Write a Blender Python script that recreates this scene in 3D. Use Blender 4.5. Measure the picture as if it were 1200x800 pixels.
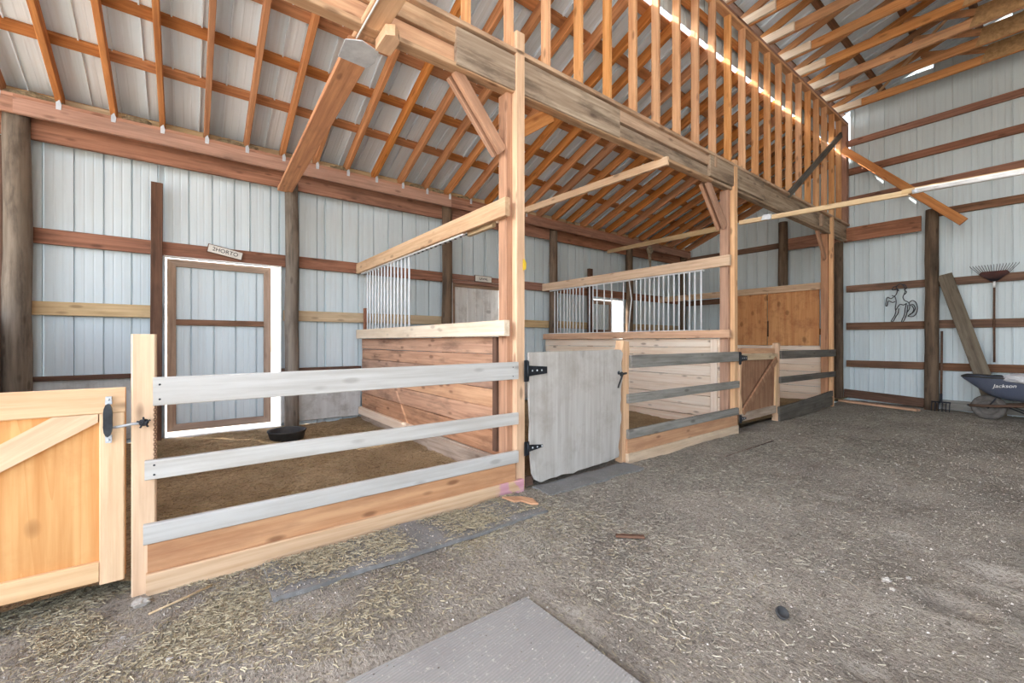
import bpy, bmesh, math, random
from mathutils import Vector, Matrix, noise
for o in list(bpy.data.objects): bpy.data.objects.remove(o)
random.seed(7)
S = bpy.context.scene
COL = S.collection
R = math.radians

# ------------------------------------------------------------------ camera
YAW = R(52.66)
cam_d = bpy.data.cameras.new('camera'); cam = bpy.data.objects.new('camera', cam_d); COL.objects.link(cam)
cam.location = (0, 0, 1.2); cam.rotation_euler = (R(90), 0, YAW)
cam_d.sensor_fit = 'HORIZONTAL'; cam_d.sensor_width = 36; cam_d.lens = 500.6 / 1200 * 36; cam_d.clip_start = 0.02
S.camera = cam
# ------------------------------------------------------------------ sky, sun, exposure
S.view_settings.view_transform = 'Standard'; S.view_settings.look = 'None'; S.view_settings.gamma = 1
S.view_settings.use_curve_mapping = False; S.view_settings.exposure = 1.88
SUN_DIR = Vector((0.76 * math.cos(R(40)), 0.65 * math.cos(R(40)), -math.sin(R(40)))).normalized()   # travel direction
w = bpy.data.worlds.new('sky'); S.world = w; w.use_nodes = True
nt = w.node_tree; nt.nodes.clear()
sky = nt.nodes.new('ShaderNodeTexSky'); sky.sky_type = 'NISHITA'; sky.sun_disc = False
sky.sun_elevation = R(40); sky.sun_rotation = math.atan2(-SUN_DIR.x, -SUN_DIR.y); sky.air_density = 1.0; sky.dust_density = 2.5
hsv = nt.nodes.new('ShaderNodeHueSaturation'); hsv.inputs['Saturation'].default_value = 0.55
bg = nt.nodes.new('ShaderNodeBackground'); bg.inputs['Strength'].default_value = 0.38
wo = nt.nodes.new('ShaderNodeOutputWorld')
nt.links.new(sky.outputs[0], hsv.inputs['Color']); nt.links.new(hsv.outputs[0], bg.inputs[0]); nt.links.new(bg.outputs[0], wo.inputs[0])
sl = bpy.data.lights.new('sun', 'SUN'); sl.energy = 3.2; sl.angle = R(0.6); sl.color = (1.0, 0.95, 0.88)
so = bpy.data.objects.new('sun', sl); COL.objects.link(so); so.rotation_euler = SUN_DIR.to_track_quat('-Z', 'Y').to_euler(); so.location = (-20, -20, 25)

# ------------------------------------------------------------------ materials
def lin(r, g, b):
    f = lambda c: ((c / 255 + 0.055) / 1.055) ** 2.4 if c > 10 else c / 255 / 12.92
    return (f(r), f(g), f(b), 1)
class NT:
    def __init__(s, name, rough=0.8, metal=0.0, spec=0.3):
        s.m = bpy.data.materials.new(name); s.m.use_nodes = True; s.t = s.m.node_tree
        s.b = s.t.nodes['Principled BSDF']; s.b.inputs['Roughness'].default_value = rough; s.b.inputs['Metallic'].default_value = metal
        s.b.inputs['Specular IOR Level'].default_value = spec
    def n(s, ty, **k):
        x = s.t.nodes.new(ty)
        for a, v in k.items(): setattr(x, a, v)
        return x
    def l(s, a, b): s.t.links.new(a, b)
    def noise(s, vec, scale, detail=4, rough=0.55):
        x = s.n('ShaderNodeTexNoise'); x.inputs['Scale'].default_value = scale; x.inputs['Detail'].default_value = detail; x.inputs['Roughness'].default_value = rough
        if vec is not None: s.l(vec, x.inputs['Vector'])
        return x.outputs['Fac']
    def map(s, vec, scale):
        x = s.n('ShaderNodeMapping'); x.inputs['Scale'].default_value = scale; s.l(vec, x.inputs['Vector']); return x.outputs[0]
    def ramp(s, fac, stops):
        x = s.n('ShaderNodeValToRGB'); e = x.color_ramp.elements
        while len(e) < len(stops): e.new(0.5)
        for i, (p, c) in enumerate(stops):
            e[i].position = p; e[i].color = c if len(c) == 4 else (*c, 1)
        s.l(fac, x.inputs[0]); return x.outputs[0]
    def mix(s, fac, a, b, mode='MIX'):
        x = s.n('ShaderNodeMix', data_type='RGBA', blend_type=mode)
        for v, i in ((fac, 0), (a, 6), (b, 7)):
            if hasattr(v, 'is_linked'): s.l(v, x.inputs[i])
            else: x.inputs[i].default_value = v
        return x.outputs[2]
    def math(s, op, a, b=0.0):
        x = s.n('ShaderNodeMath', operation=op)
        for v, i in ((a, 0), (b, 1)):
            if hasattr(v, 'is_linked'): s.l(v, x.inputs[i])
            else: x.inputs[i].default_value = v
        return x.outputs[0]
    def bump(s, h, st, dist=0.01):
        x = s.n('ShaderNodeBump'); x.inputs['Strength'].default_value = st; x.inputs['Distance'].default_value = dist
        s.l(h, x.inputs['Height']); s.l(x.outputs[0], s.b.inputs['Normal'])
    def objvec(s):
        tc = s.n('ShaderNodeTexCoord'); oi = s.n('ShaderNodeObjectInfo')
        a = s.n('ShaderNodeVectorMath', operation='ADD'); m = s.math('MULTIPLY', oi.outputs['Random'], 37.0)
        s.l(tc.outputs['Object'], a.inputs[0]); s.l(m, a.inputs[1]); return a.outputs[0], oi.outputs['Random']
    def color(s, c):
        if hasattr(c, 'is_linked'): s.l(c, s.b.inputs['Base Color'])
        else: s.b.inputs['Base Color'].default_value = c
        return s.m
BW = ((0, 0, 0, 1), (1, 1, 1, 1))
def wood(name, c1, c2, knots=0.5, var=0.25, stain=None, stain_amt=0.5, grain=1.0, rough=0.82, sat=0.72):
    t = NT(name, rough); v, rnd = t.objvec()
    g = t.noise(t.map(v, (1.3, 34 * grain, 34 * grain)), 1.0, 6, 0.6)
    col = t.ramp(g, [(0.28, c2), (0.62, c1)])
    big = t.noise(t.map(v, (0.9, 4, 4)), 1.0, 3)
    col = t.mix(t.math('MULTIPLY', t.ramp(big, [(0.35, BW[0]), (0.7, BW[1])]), 0.35), col, c2)
    if stain:
        sn = t.noise(t.map(v, (1.1, 5, 5)), 1.6, 6, 0.65)
        col = t.mix(t.math('MULTIPLY', t.ramp(sn, [(0.48, BW[0]), (0.66, BW[1])]), stain_amt), col, stain)
    if knots:
        vo = t.n('ShaderNodeTexVoronoi'); vo.inputs['Scale'].default_value = 1.0; t.l(t.map(v, (3.2, 9, 9)), vo.inputs['Vector'])
        k = t.ramp(vo.outputs['Distance'], [(0.10, BW[1]), (0.20, BW[0])])
        col = t.mix(t.math('MULTIPLY', k, knots), col, (c2[0] * 0.35, c2[1] * 0.28, c2[2] * 0.25, 1))
    hs = t.n('ShaderNodeHueSaturation'); t.l(col, hs.inputs['Color'])
    t.l(t.math('ADD', t.math('MULTIPLY', rnd, var), 1.08 - var * 0.5), hs.inputs['Value'])
    t.l(t.math('ADD', t.math('MULTIPLY', t.math('FRACT', t.math('MULTIPLY', rnd, 7.31)), 0.20), sat), hs.inputs['Saturation'])
    hs.inputs['Hue'].default_value = 0.506
    t.bump(g, 0.35, 0.004)
    return t.color(hs.outputs[0])
M = {}
M['rafter'] = wood('rafter pine', lin(206, 134, 76), lin(165, 92, 44), 0.45, 0.3, lin(120, 66, 34), 0.35, sat=0.82)
M['purlin'] = wood('purlin pine', lin(198, 128, 76), lin(148, 84, 44), 0.4, 0.3, lin(110, 64, 38), 0.4, sat=0.82)
M['stud'] = wood('stud pine', lin(222, 164, 112), lin(190, 120, 68), 0.6, 0.2, lin(150, 90, 50), 0.25, sat=0.82)
M['truss'] = wood('truss pine', lin(208, 146, 92), lin(166, 100, 54), 0.5, 0.25, lin(140, 110, 80), 0.4, sat=0.82)
M['header'] = wood('reddish header timber', lin(178, 112, 80), lin(128, 74, 48), 0.6, 0.2, lin(96, 60, 42), 0.5)
M['header_pink'] = wood('pinkish header timber', lin(190, 134, 108), lin(150, 96, 72), 0.5, 0.15, lin(120, 84, 66), 0.4)
M['beam'] = wood('aged beam timber', lin(206, 164, 126), lin(168, 118, 80), 0.6, 0.15, lin(112, 78, 52), 0.6)
M['beam_grey'] = wood('stained beam timber', lin(186, 158, 128), lin(134, 100, 70), 0.5, 0.15, lin(92, 70, 52), 0.75)
M['pole'] = wood('dark weathered pole', lin(136, 120, 104), lin(82, 69, 57), 0.5, 0.2, lin(58, 48, 40), 0.65, grain=0.5)
M['pole_brown'] = wood('brown pole', lin(126, 98, 74), lin(78, 57, 42), 0.5, 0.2, lin(54, 42, 34), 0.6, grain=0.5)
M['dark'] = wood('dark brown board', lin(116, 78, 58), lin(78, 48, 34), 0.3, 0.2, lin(50, 34, 26), 0.5)
M['girt'] = wood('reddish girt', lin(168, 104, 76), lin(118, 68, 46), 0.6, 0.3, lin(90, 56, 40), 0.5)
M['girt_pale'] = wood('pale girt', lin(210, 178, 132), lin(178, 140, 92), 0.5, 0.15, lin(140, 104, 66), 0.35)
M['girt_dark'] = wood('dark brown girt', lin(138, 92, 64), lin(92, 58, 38), 0.5, 0.25, lin(62, 42, 30), 0.5)
M['pine'] = wood('fresh pine', lin(228, 186, 138), lin(204, 148, 96), 0.7, 0.12, lin(190, 134, 84), 0.3)
M['post'] = wood('post pine', lin(230, 178, 126), lin(200, 140, 88), 0.6, 0.1, lin(170, 112, 70), 0.3)
M['post_red'] = wood('reddish post', lin(196, 136, 96), lin(154, 98, 64), 0.5, 0.1, lin(120, 76, 50), 0.35)
M['whitewash'] = wood('whitewashed rail', lin(200, 197, 192), lin(176, 170, 162), 0.35, 0.06, lin(176, 168, 158), 0.45)
M['greyrail'] = wood('weathered grey rail', lin(158, 154, 146), lin(118, 112, 104), 0.5, 0.15, lin(92, 86, 78), 0.5)
M['darkrail'] = wood('dark grey rail', lin(120, 112, 102), lin(86, 78, 70), 0.4, 0.15, lin(66, 58, 50), 0.5)
M['kick'] = wood('orange kick plank', lin(214, 158, 112), lin(182, 118, 74), 0.7, 0.15, lin(150, 92, 60), 0.45)
M['kick_pale'] = wood('pale kick plank', lin(222, 190, 152), lin(196, 154, 112), 0.5, 0.12, lin(160, 128, 100), 0.45)
M['plank_red'] = wood('reddish stall plank', lin(200, 140, 98), lin(160, 98, 60), 0.65, 0.3, lin(104, 68, 48), 0.65)
M['plank_grey'] = wood('greyed stall plank', lin(196, 172, 152), lin(150, 124, 104), 0.5, 0.15, lin(120, 98, 80), 0.5)
M['plank_pale'] = wood('pale new plank', lin(236, 214, 192), lin(222, 186, 154), 0.7, 0.1, lin(206, 170, 140), 0.3)
M['cap'] = wood('pale cap board', lin(228, 208, 184), lin(206, 176, 144), 0.4, 0.1, lin(176, 150, 124), 0.3)
M['grilletop'] = wood('grille top rail', lin(216, 176, 136), lin(186, 138, 96), 0.5, 0.1, lin(150, 108, 78), 0.35)
M['heel'] = wood('sunlit-toned heel block', lin(226, 206, 184), lin(200, 170, 140), 0.4, 0.1)  # pale colour carries the sunlight on the truss tails
M['lean'] = wood('grey brown loose board', lin(128, 112, 90), lin(94, 78, 60), 0.3, 0.1, lin(70, 58, 46), 0.5)
M['handle'] = wood('old tool handle', lin(110, 78, 60), lin(76, 52, 40), 0.0, 0.1)

def metal_sheet(name, c, c2, rough=0.45):
    t = NT(name, rough, 0.0, 0.4); v, rnd = t.objvec()
    n1 = t.noise(t.map(v, (2.5, 2.5, 0.6)), 1.0, 4)
    n2 = t.noise(t.map(v, (26, 26, 0.8)), 1.0, 3)
    col = t.mix(t.ramp(n1, [(0.3, BW[0]), (0.75, BW[1])]), c, c2)
    col = t.mix(t.math('MULTIPLY', t.ramp(n2, [(0.5, BW[0]), (0.75, BW[1])]), 0.22), col, lin(170, 166, 160))
    hs = t.n('ShaderNodeHueSaturation'); t.l(col, hs.inputs['Color']); t.l(t.math('ADD', t.math('MULTIPLY', rnd, 0.06), 0.95), hs.inputs['Value'])
    return t.color(hs.outputs[0])
M['sheet'] = metal_sheet('painted steel siding', lin(217, 228, 232), lin(202, 214, 219))
M['roofsheet'] = metal_sheet('painted steel roofing', lin(234, 245, 253), lin(224, 237, 247))

def dirt(name, c_light, c_dark, c_straw, straw_amt, bump=1.0):
    t = NT(name, 0.95, 0, 0.1)
    tc = t.n('ShaderNodeTexCoord'); v = tc.outputs['Object']
    a = t.noise(v, 1.1, 5, 0.6); b = t.noise(v, 9, 8, 0.7); c = t.noise(v, 55, 6, 0.7)
    col = t.mix(t.ramp(a, [(0.38, BW[0]), (0.62, BW[1])]), c_dark, c_light)
    col = t.mix(t.math('MULTIPLY', t.ramp(b, [(0.35, BW[0]), (0.68, BW[1])]), 0.5), col, c_light)
    col = t.mix(t.math('MULTIPLY', t.ramp(c, [(0.36, BW[1]), (0.52, BW[0])]), 0.65), col, (c_dark[0] * .45, c_dark[1] * .43, c_dark[2] * .4, 1))
    # chopped straw flecks: stretched noises in three directions
    fl = None
    for ang in (0.3, 1.3, 2.4):
        mp = t.n('ShaderNodeMapping'); mp.inputs['Rotation'].default_value = (0, 0, ang); mp.inputs['Scale'].default_value = (26, 150, 60); t.l(v, mp.inputs['Vector'])
        f = t.ramp(t.noise(mp.outputs[0], 1.0, 2), [(0.63, BW[0]), (0.70, BW[1])])
        fl = f if fl is None else t.math('MAXIMUM', fl, f)
    sm = t.math('MULTIPLY', t.ramp(t.noise(v, 1.7, 4, 0.6), [(0.38, (0.15,) * 3), (0.6, BW[1])]), straw_amt)
    col = t.mix(t.math('MULTIPLY', fl, sm), col, c_straw)
    h = t.math('ADD', t.math('MULTIPLY', b, 0.8), t.math('MULTIPLY', c, 0.55)); h = t.math('ADD', h, t.math('MULTIPLY', fl, 0.12))
    t.bump(h, bump, 0.038)
    return t.color(col)
M['dirt'] = dirt('packed barn dirt', lin(188, 178, 165), lin(138, 129, 119), lin(214, 202, 172), 0.8, 1.0)
M['bedding'] = dirt('old stall bedding', lin(200, 174, 138), lin(152, 128, 98), lin(186, 156, 108), 0.8)
M['outside'] = dirt('sunlit yard', lin(222, 212, 198), lin(204, 192, 174), lin(226, 216, 190), 0.4)

def plain(name, c, rough=0.6, metal=0.0, var=None, scale=8, bump=0.0, spec=0.4):
    t = NT(name, rough, metal, spec); v, rnd = t.objvec()
    n1 = t.noise(v, scale, 6, 0.65)
    col = t.mix(t.ramp(n1, [(0.35, BW[0]), (0.7, BW[1])]), c, var or (c[0] * .7, c[1] * .7, c[2] * .7, 1))
    if bump: t.bump(n1, bump, 0.01)
    return t.color(col)
def ply(name, c1, c2, c3, amt=0.5, axis='z', knots=0.5):
    t = NT(name, 0.85); v, rnd = t.objvec()
    sc = (16, 16, 0.9) if axis == 'z' else (0.9, 16, 16)
    g = t.noise(t.map(v, sc), 1.0, 5, 0.6)
    wv = t.noise(t.map(v, tuple(x * 0.35 for x in sc)), 1.0, 2)
    band = t.math('FRACT', t.math('MULTIPLY', wv, 9.0))
    col = t.mix(t.ramp(g, [(0.3, BW[0]), (0.66, BW[1])]), c2, c1)
    col = t.mix(t.math('MULTIPLY', t.ramp(band, [(0.7, BW[0]), (1.0, BW[1])]), 0.5), col, c2)
    b = t.noise(v, 3.0, 6, 0.7)
    col = t.mix(t.math('MULTIPLY', t.ramp(b, [(0.48, BW[0]), (0.72, BW[1])]), amt), col, c3)
    if knots:
        vo = t.n('ShaderNodeTexVoronoi'); vo.inputs['Scale'].default_value = 1.0; t.l(t.map(v, (4, 4, 2.4)), vo.inputs['Vector'])
        col = t.mix(t.math('MULTIPLY', t.ramp(vo.outputs['Distance'], [(0.09, BW[1]), (0.17, BW[0])]), knots), col, (c3[0] * .4, c3[1] * .35, c3[2] * .3, 1))
    t.bump(g, 0.35, 0.004)
    return t.color(col)
M['ply_pine'] = ply('knotty pine sheet', lin(230, 180, 122), lin(206, 144, 84), lin(198, 138, 82), 0.5, knots=0.8)
M['ply_grey'] = ply('weathered plywood', lin(196, 192, 186), lin(172, 165, 157), lin(150, 138, 124), 0.6, knots=0.2)
M['ply_orange'] = ply('varnished plywood', lin(212, 158, 108), lin(188, 126, 80), lin(150, 92, 58), 0.8)
M['ply_brown'] = ply('brown plywood', lin(176, 136, 106), lin(140, 100, 76), lin(118, 84, 64), 0.6, knots=0.2)
M['skirt'] = ply('grimy white skirting sheet', lin(206, 206, 202), lin(190, 188, 184), lin(140, 130, 118), 0.8, knots=0)
M['oldpaint'] = ply('peeling white door boards', lin(232, 230, 226), lin(208, 203, 197), lin(120, 102, 88), 0.5, axis='x', knots=0.4)
M['white'] = plain('white trim', lin(236, 236, 234), 0.6, var=lin(220, 218, 214))
M['leafframe'] = wood('brown door frame', lin(172, 138, 114), lin(132, 100, 80), 0.3, 0.15, lin(104, 78, 60), 0.4)
M['black_iron'] = plain('black iron', lin(40, 42, 46), 0.45, 0.6, var=lin(70, 74, 80))
M['steel'] = plain('galvanised steel', lin(214, 218, 222), 0.45, 0.15, var=lin(180, 184, 190))
M['pipe'] = plain('grey painted conduit', lin(232, 234, 236), 0.45, 0.0, var=lin(210, 212, 216))
M['rubber'] = plain('black rubber', lin(46, 46, 48), 0.7, var=lin(70, 68, 66), bump=0.2)
M['blue_tray'] = plain('dark blue tray', lin(84, 92, 112), 0.5, 0.1, var=lin(100, 104, 118), scale=5)
M['tyre'] = plain('dusty tyre', lin(84, 80, 78), 0.9, var=lin(120, 114, 108), scale=12, bump=0.2)
M['bag'] = plain('white plastic bag', lin(222, 222, 224), 0.5, var=lin(190, 190, 194))
M['rust'] = plain('rusty red rake', lin(120, 70, 58), 0.7, 0.3, var=lin(84, 56, 50))
M['wire'] = plain('dark wire', lin(66, 68, 76), 0.5, 0.6)
M['stone'] = plain('pale stone', lin(186, 180, 172), 0.9, var=lin(150, 140, 130), bump=0.4)
M['tube'] = plain('white tube', lin(240, 240, 240), 0.35)
M['signface'] = plain('sign paint', lin(228, 224, 216), 0.6, var=lin(206, 200, 190))
M['ink'] = plain('dark ink', lin(40, 38, 40), 0.7)
M['yellow'] = plain('yellow tag', lin(246, 208, 60), 0.6)
M['nest'] = plain('dry nest straw', lin(150, 132, 104), 0.95, var=lin(96, 80, 60), scale=30, bump=0.5)
M['rope'] = plain('old rope', lin(170, 156, 136), 0.95, var=lin(120, 106, 90), scale=30)
M['osb'] = plain('gusset board', lin(196, 158, 112), 0.85, var=lin(150, 114, 76), scale=22, bump=0.3)
M['brownrag'] = plain('rusty scrap', lin(132, 100, 80), 0.9)
t = NT('kick plank with pink marks', 0.85); v, rnd = t.objvec()
g = t.noise(t.map(v, (1.3, 34, 34)), 1, 6); c = t.ramp(g, [(0.28, lin(196, 154, 116)), (0.62, lin(222, 190, 156))])
tc = t.n('ShaderNodeTexCoord'); sx = t.n('ShaderNodeSeparateXYZ'); t.l(tc.outputs['Object'], sx.inputs[0])
mk = t.math('MULTIPLY', t.ramp(sx.outputs[0], [(0.86, BW[0]), (0.92, BW[1])]), t.ramp(t.noise(v, 9, 2), [(0.40, BW[0]), (0.52, BW[1])]))
M['kick_pink'] = t.color(t.mix(t.math('MULTIPLY', mk, 0.4), c, lin(206, 120, 196)))
# ribbed rubber mats
def matmat(name, c, c2):
    t = NT(name, 0.75, 0, 0.3); tc = t.n('ShaderNodeTexCoord'); v = tc.outputs['Object']
    wv = t.n('ShaderNodeTexWave'); wv.wave_type = 'BANDS'; wv.bands_direction = 'DIAGONAL'; wv.inputs['Scale'].default_value = 36; wv.inputs['Distortion'].default_value = 0.1
    mp = t.n('ShaderNodeMapping'); mp.inputs['Rotation'].default_value = (0, 0, R(35)); mp.inputs['Scale'].default_value = (1, 1, 0); t.l(v, mp.inputs[0]); t.l(mp.outputs[0], wv.inputs['Vector'])
    n1 = t.noise(v, 4, 6, 0.7); n2 = t.noise(v, 60, 4, 0.7)
    col = t.mix(t.ramp(n1, [(0.35, BW[0]), (0.7, BW[1])]), c, c2)
    col = t.mix(t.math('MULTIPLY', wv.outputs['Fac'], 0.3), col, (c[0] * .55, c[1] * .55, c[2] * .55, 1))
    col = t.mix(t.math('MULTIPLY', t.ramp(n2, [(0.6, BW[0]), (0.68, BW[1])]), 0.5), col, lin(206, 200, 190))
    t.bump(t.math('ADD', wv.outputs['Fac'], t.math('MULTIPLY', n2, 0.4)), 0.4, 0.004)
    return t.color(col)
M['mat'] = matmat('dusty ribbed rubber', lin(156, 154, 150), lin(144, 141, 138))
M['mat_dark'] = matmat('dusty grey rubber', lin(140, 138, 136), lin(120, 117, 113))
# straw: each blade takes its own tone
t = NT('dry straw', 0.8, 0, 0.3); gi = t.n('ShaderNodeNewGeometry')
M['straw'] = t.color(t.ramp(gi.outputs['Random Per Island'], [(0.0, lin(118, 106, 88)), (0.35, lin(168, 154, 126)), (0.75, lin(200, 188, 158)), (1.0, lin(148, 138, 120))]))
t = NT('grey straw', 0.85, 0, 0.2); gi = t.n('ShaderNodeNewGeometry')
M['straw_grey'] = t.color(t.ramp(gi.outputs['Random Per Island'], [(0.0, lin(104, 96, 88)), (0.5, lin(160, 152, 138)), (0.85, lin(190, 182, 164)), (1.0, lin(214, 206, 184))]))
t = NT('brown straw', 0.85, 0, 0.2); gi = t.n('ShaderNodeNewGeometry')
M['straw_brown'] = t.color(t.ramp(gi.outputs['Random Per Island'], [(0.0, lin(96, 76, 54)), (0.5, lin(156, 128, 92)), (0.85, lin(190, 162, 118)), (1.0, lin(140, 138, 96))]))

# ------------------------------------------------------------------ object helpers
WM = {}
def link(o, par, mw):
    COL.objects.link(o); WM[o.name] = mw
    if par is None: o.matrix_basis = mw
    else:
        o.parent = par; o.matrix_basis = WM[par.name].inverted() @ mw
    return o
def tag(o, label=None, cat=None, group=None, kind=None):
    for k, v in (('label', label), ('category', cat), ('group', group), ('kind', kind)):
        if v: o[k] = v
    return o
def thing(name, loc, label, cat, group=None):
    o = bpy.data.objects.new(name, None); o.empty_display_size = 0.1
    link(o, None, Matrix.Translation(Vector(loc))); return tag(o, label, cat, group)
def struct(name, loc=(0, 0, 0)):
    o = bpy.data.objects.new(name, None); link(o, None, Matrix.Translation(Vector(loc))); o['kind'] = 'structure'; return o
def meshobj(name, me, par, mw, label=None):
    o = bpy.data.objects.new(name, me); link(o, par, mw)
    if label: o['label'] = label
    return o
CACHE = {}
def box_mesh(L, h, th, mat, ch=0.004):
    key = ('box', round(L, 3), round(h, 3), round(th, 4), mat, ch)
    if key in CACHE: return CACHE[key]
    y, z = th / 2, h / 2; c = min(ch, y * 0.4, z * 0.4)
    sec = [(-y + c, -z), (y - c, -z), (y, -z + c), (y, z - c), (y - c, z), (-y + c, z), (-y, z - c), (-y, -z + c)]
    vs = [(sx * L / 2, a, b) for sx in (-1, 1) for a, b in sec]
    fs = [(i, (i + 1) % 8, 8 + (i + 1) % 8, 8 + i) for i in range(8)] + [tuple(range(7, -1, -1)), tuple(range(8, 16))]
    me = bpy.data.meshes.new('board'); me.from_pydata(vs, [], fs); me.update(); me.materials.append(M[mat]); CACHE[key] = me
    return me
def frame(a, b, up):
    a, b = Vector(a), Vector(b); x = (b - a).normalized(); z = Vector(up); z = (z - x * z.dot(x)).normalized(); y = z.cross(x)
    m = Matrix((x, y, z)).transposed().to_4x4(); m.translation = (a + b) / 2; return m, (b - a).length
def board(name, a, b, h, th, mat, par=None, up=(0, 0, 1), label=None, ch=0.004):
    m, L = frame(a, b, up)
    return meshobj(name, box_mesh(L, h, th, mat, ch), par, m, label)
def smooth(me):
    for p in me.polygons: p.use_smooth = True
def tube(name, pts, rad, mat, par=None, n=8, label=None, cap=True, closed=False, key=None):
    pts = [Vector(p) for p in pts]; o0 = pts[0].copy(); vs, fs = [], []
    rads = rad if isinstance(rad, (list, tuple)) else [rad] * len(pts)
    prev = None
    for i, p in enumerate(pts):
        if closed: d = (pts[(i + 1) % len(pts)] - pts[i - 1]).normalized()
        else: d = (pts[min(i + 1, len(pts) - 1)] - pts[max(i - 1, 0)]).normalized()
        if prev is None: u = d.orthogonal().normalized()
        else: u = (prev - d * prev.dot(d)).normalized()
        prev = u; v = d.cross(u)
        for k in range(n):
            a = 2 * math.pi * k / n; vs.append(p - o0 + (u * math.cos(a) + v * math.sin(a)) * rads[i])
    N = len(pts)
    for i in range(N if closed else N - 1):
        j = (i + 1) % N
        for k in range(n): fs.append((i * n + k, i * n + (k + 1) % n, j * n + (k + 1) % n, j * n + k))
    if cap and not closed: fs += [tuple(range(n - 1, -1, -1)), tuple((N - 1) * n + k for k in range(n))]
    me = bpy.data.meshes.new(name); me.from_pydata(vs, [], fs); me.update(); me.materials.append(M[mat]); smooth(me)
    return meshobj(name, me, par, Matrix.Translation(o0), label)
def prism(name, pts, ax, thick, mat, par=None, org=(0, 0, 0), label=None, grain=None):
    """polygon pts (u,v) extruded along ax: 'x' -> (u=y, v=z), 'y' -> (u=x, v=z), 'z' -> (u=x, v=y)"""
    f = {'x': lambda u, v, d: (d, u, v), 'y': lambda u, v, d: (u, d, v), 'z': lambda u, v, d: (u, v, d)}[ax]
    n = len(pts); vs = [f(u, v, -thick / 2) for u, v in pts] + [f(u, v, thick / 2) for u, v in pts]
    fs = [tuple(range(n)), tuple(range(2 * n - 1, n - 1, -1))] + [(i, n + i, n + (i + 1) % n, (i + 1) % n) for i in range(n)]
    me = bpy.data.meshes.new(name); me.from_pydata(vs, [], fs); me.materials.append(M[mat])
    bm = bmesh.new(); bm.from_mesh(me); bmesh.ops.recalc_face_normals(bm, faces=bm.faces); bm.to_mesh(me); bm.free(); me.update()
    mw = Matrix.Translation(Vector(org))
    if grain:
        rot = Vector((1, 0, 0)).rotation_difference(Vector(grain).normalized()).to_matrix().to_4x4(); me.transform(rot.inverted()); mw = mw @ rot
    return meshobj(name, me, par, mw, label)
def lathe(name, prof, mat, par, mw, n=24, label=None, closed=False):
    vs = [(r * math.cos(2 * math.pi * k / n), r * math.sin(2 * math.pi * k / n), z) for r, z in prof for k in range(n)]
    m = len(prof); fs = []
    for i in range(m if closed else m - 1):
        j = (i + 1) % m
        for k in range(n): fs.append((i * n + k, i * n + (k + 1) % n, j * n + (k + 1) % n, j * n + k))
    me = bpy.data.meshes.new(name); me.from_pydata(vs, [], fs); me.update(); me.materials.append(M[mat]); smooth(me)
    return meshobj(name, me, par, mw, label)
def panel_mesh(W, L, mat):
    """steel sheet: 9 inch ribs; local x across, z along, y = depth (ribs towards +y = outside)"""
    key = ('pan', round(W, 5), round(L, 4), mat)
    if key in CACHE: return CACHE[key]
    P = 0.2286; pts = []
    base = [(0.0, 0.026), (0.006, 0.026), (0.009, 0.0), (0.070, 0.0), (0.076, 0.0018), (0.084, 0.0018), (0.090, 0.0), (0.140, 0.0), (0.146, 0.0018), (0.154, 0.0018), (0.160, 0.0), (0.2196, 0.0), (0.2226, 0.026)]
    x = 0.0
    while x < W:
        for a, d in base:
            if x + a <= W + 1e-6: pts.append((x + a, d))
        x += P
    pts = [p for p in pts if p[0] < W - 1e-3] + [(W, 0.026)]
    n = len(pts); vs = [(a - W / 2, d, s * L / 2) for s in (-1, 1) for a, d in pts]
    fs = [(i, i + 1, n + i + 1, n + i) for i in range(n - 1)]
    me = bpy.data.meshes.new('panel'); me.from_pydata(vs, [], fs); me.update(); me.materials.append(M[mat]); CACHE[key] = me
    return me
def panel(par, c0, xdir, zdir, W, L, mat='sheet', name='metal_panel'):
    x, z = Vector(xdir).normalized(), Vector(zdir).normalized(); y = z.cross(x)
    m = Matrix((x, y, z)).transposed().to_4x4(); m.translation = Vector(c0)
    return meshobj(name, panel_mesh(W + 0.0006, L, mat), par, m)
def text(name, s, size, mat, par, mw, ext=0.002, shear=0.0):
    cu = bpy.data.curves.new(name, 'FONT'); cu.body = s; cu.size = size; cu.extrude = ext; cu.align_x = 'CENTER'; cu.align_y = 'CENTER'; cu.shear = shear
    tmp = bpy.data.objects.new('tmp', cu); COL.objects.link(tmp)
    me = bpy.data.meshes.new_from_object(tmp.evaluated_get(bpy.context.evaluated_depsgraph_get())); bpy.data.objects.remove(tmp)
    me.materials.clear(); me.materials.append(M[mat]); return meshobj(name, me, par, mw)
def rnd(a, b): return random.uniform(a, b)
def nz(x, y, s, seed=0.0): return noise.noise(Vector((x * s, y * s, seed)))

# ------------------------------------------------------------------ dimensions (metres)
XW = -6.42      # left wall sheet
YE = 10.62      # far end wall sheet
XF = -2.70      # stall front line
XR, YN = 4.60, -3.60   # right wall, near end wall
BEAM0, BEAM1 = 3.20, 3.52
PLATE = 5.47
RS = 0.386
def zraf(x): return 3.55 + RS * (x + 6.25)         # underside of the low rafters
def zhall(x): return 5.78 + 0.333 * (min(x, 1.9 - x) + 2.9)   # hall roof sheet (ridge at x=0.95)

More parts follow.
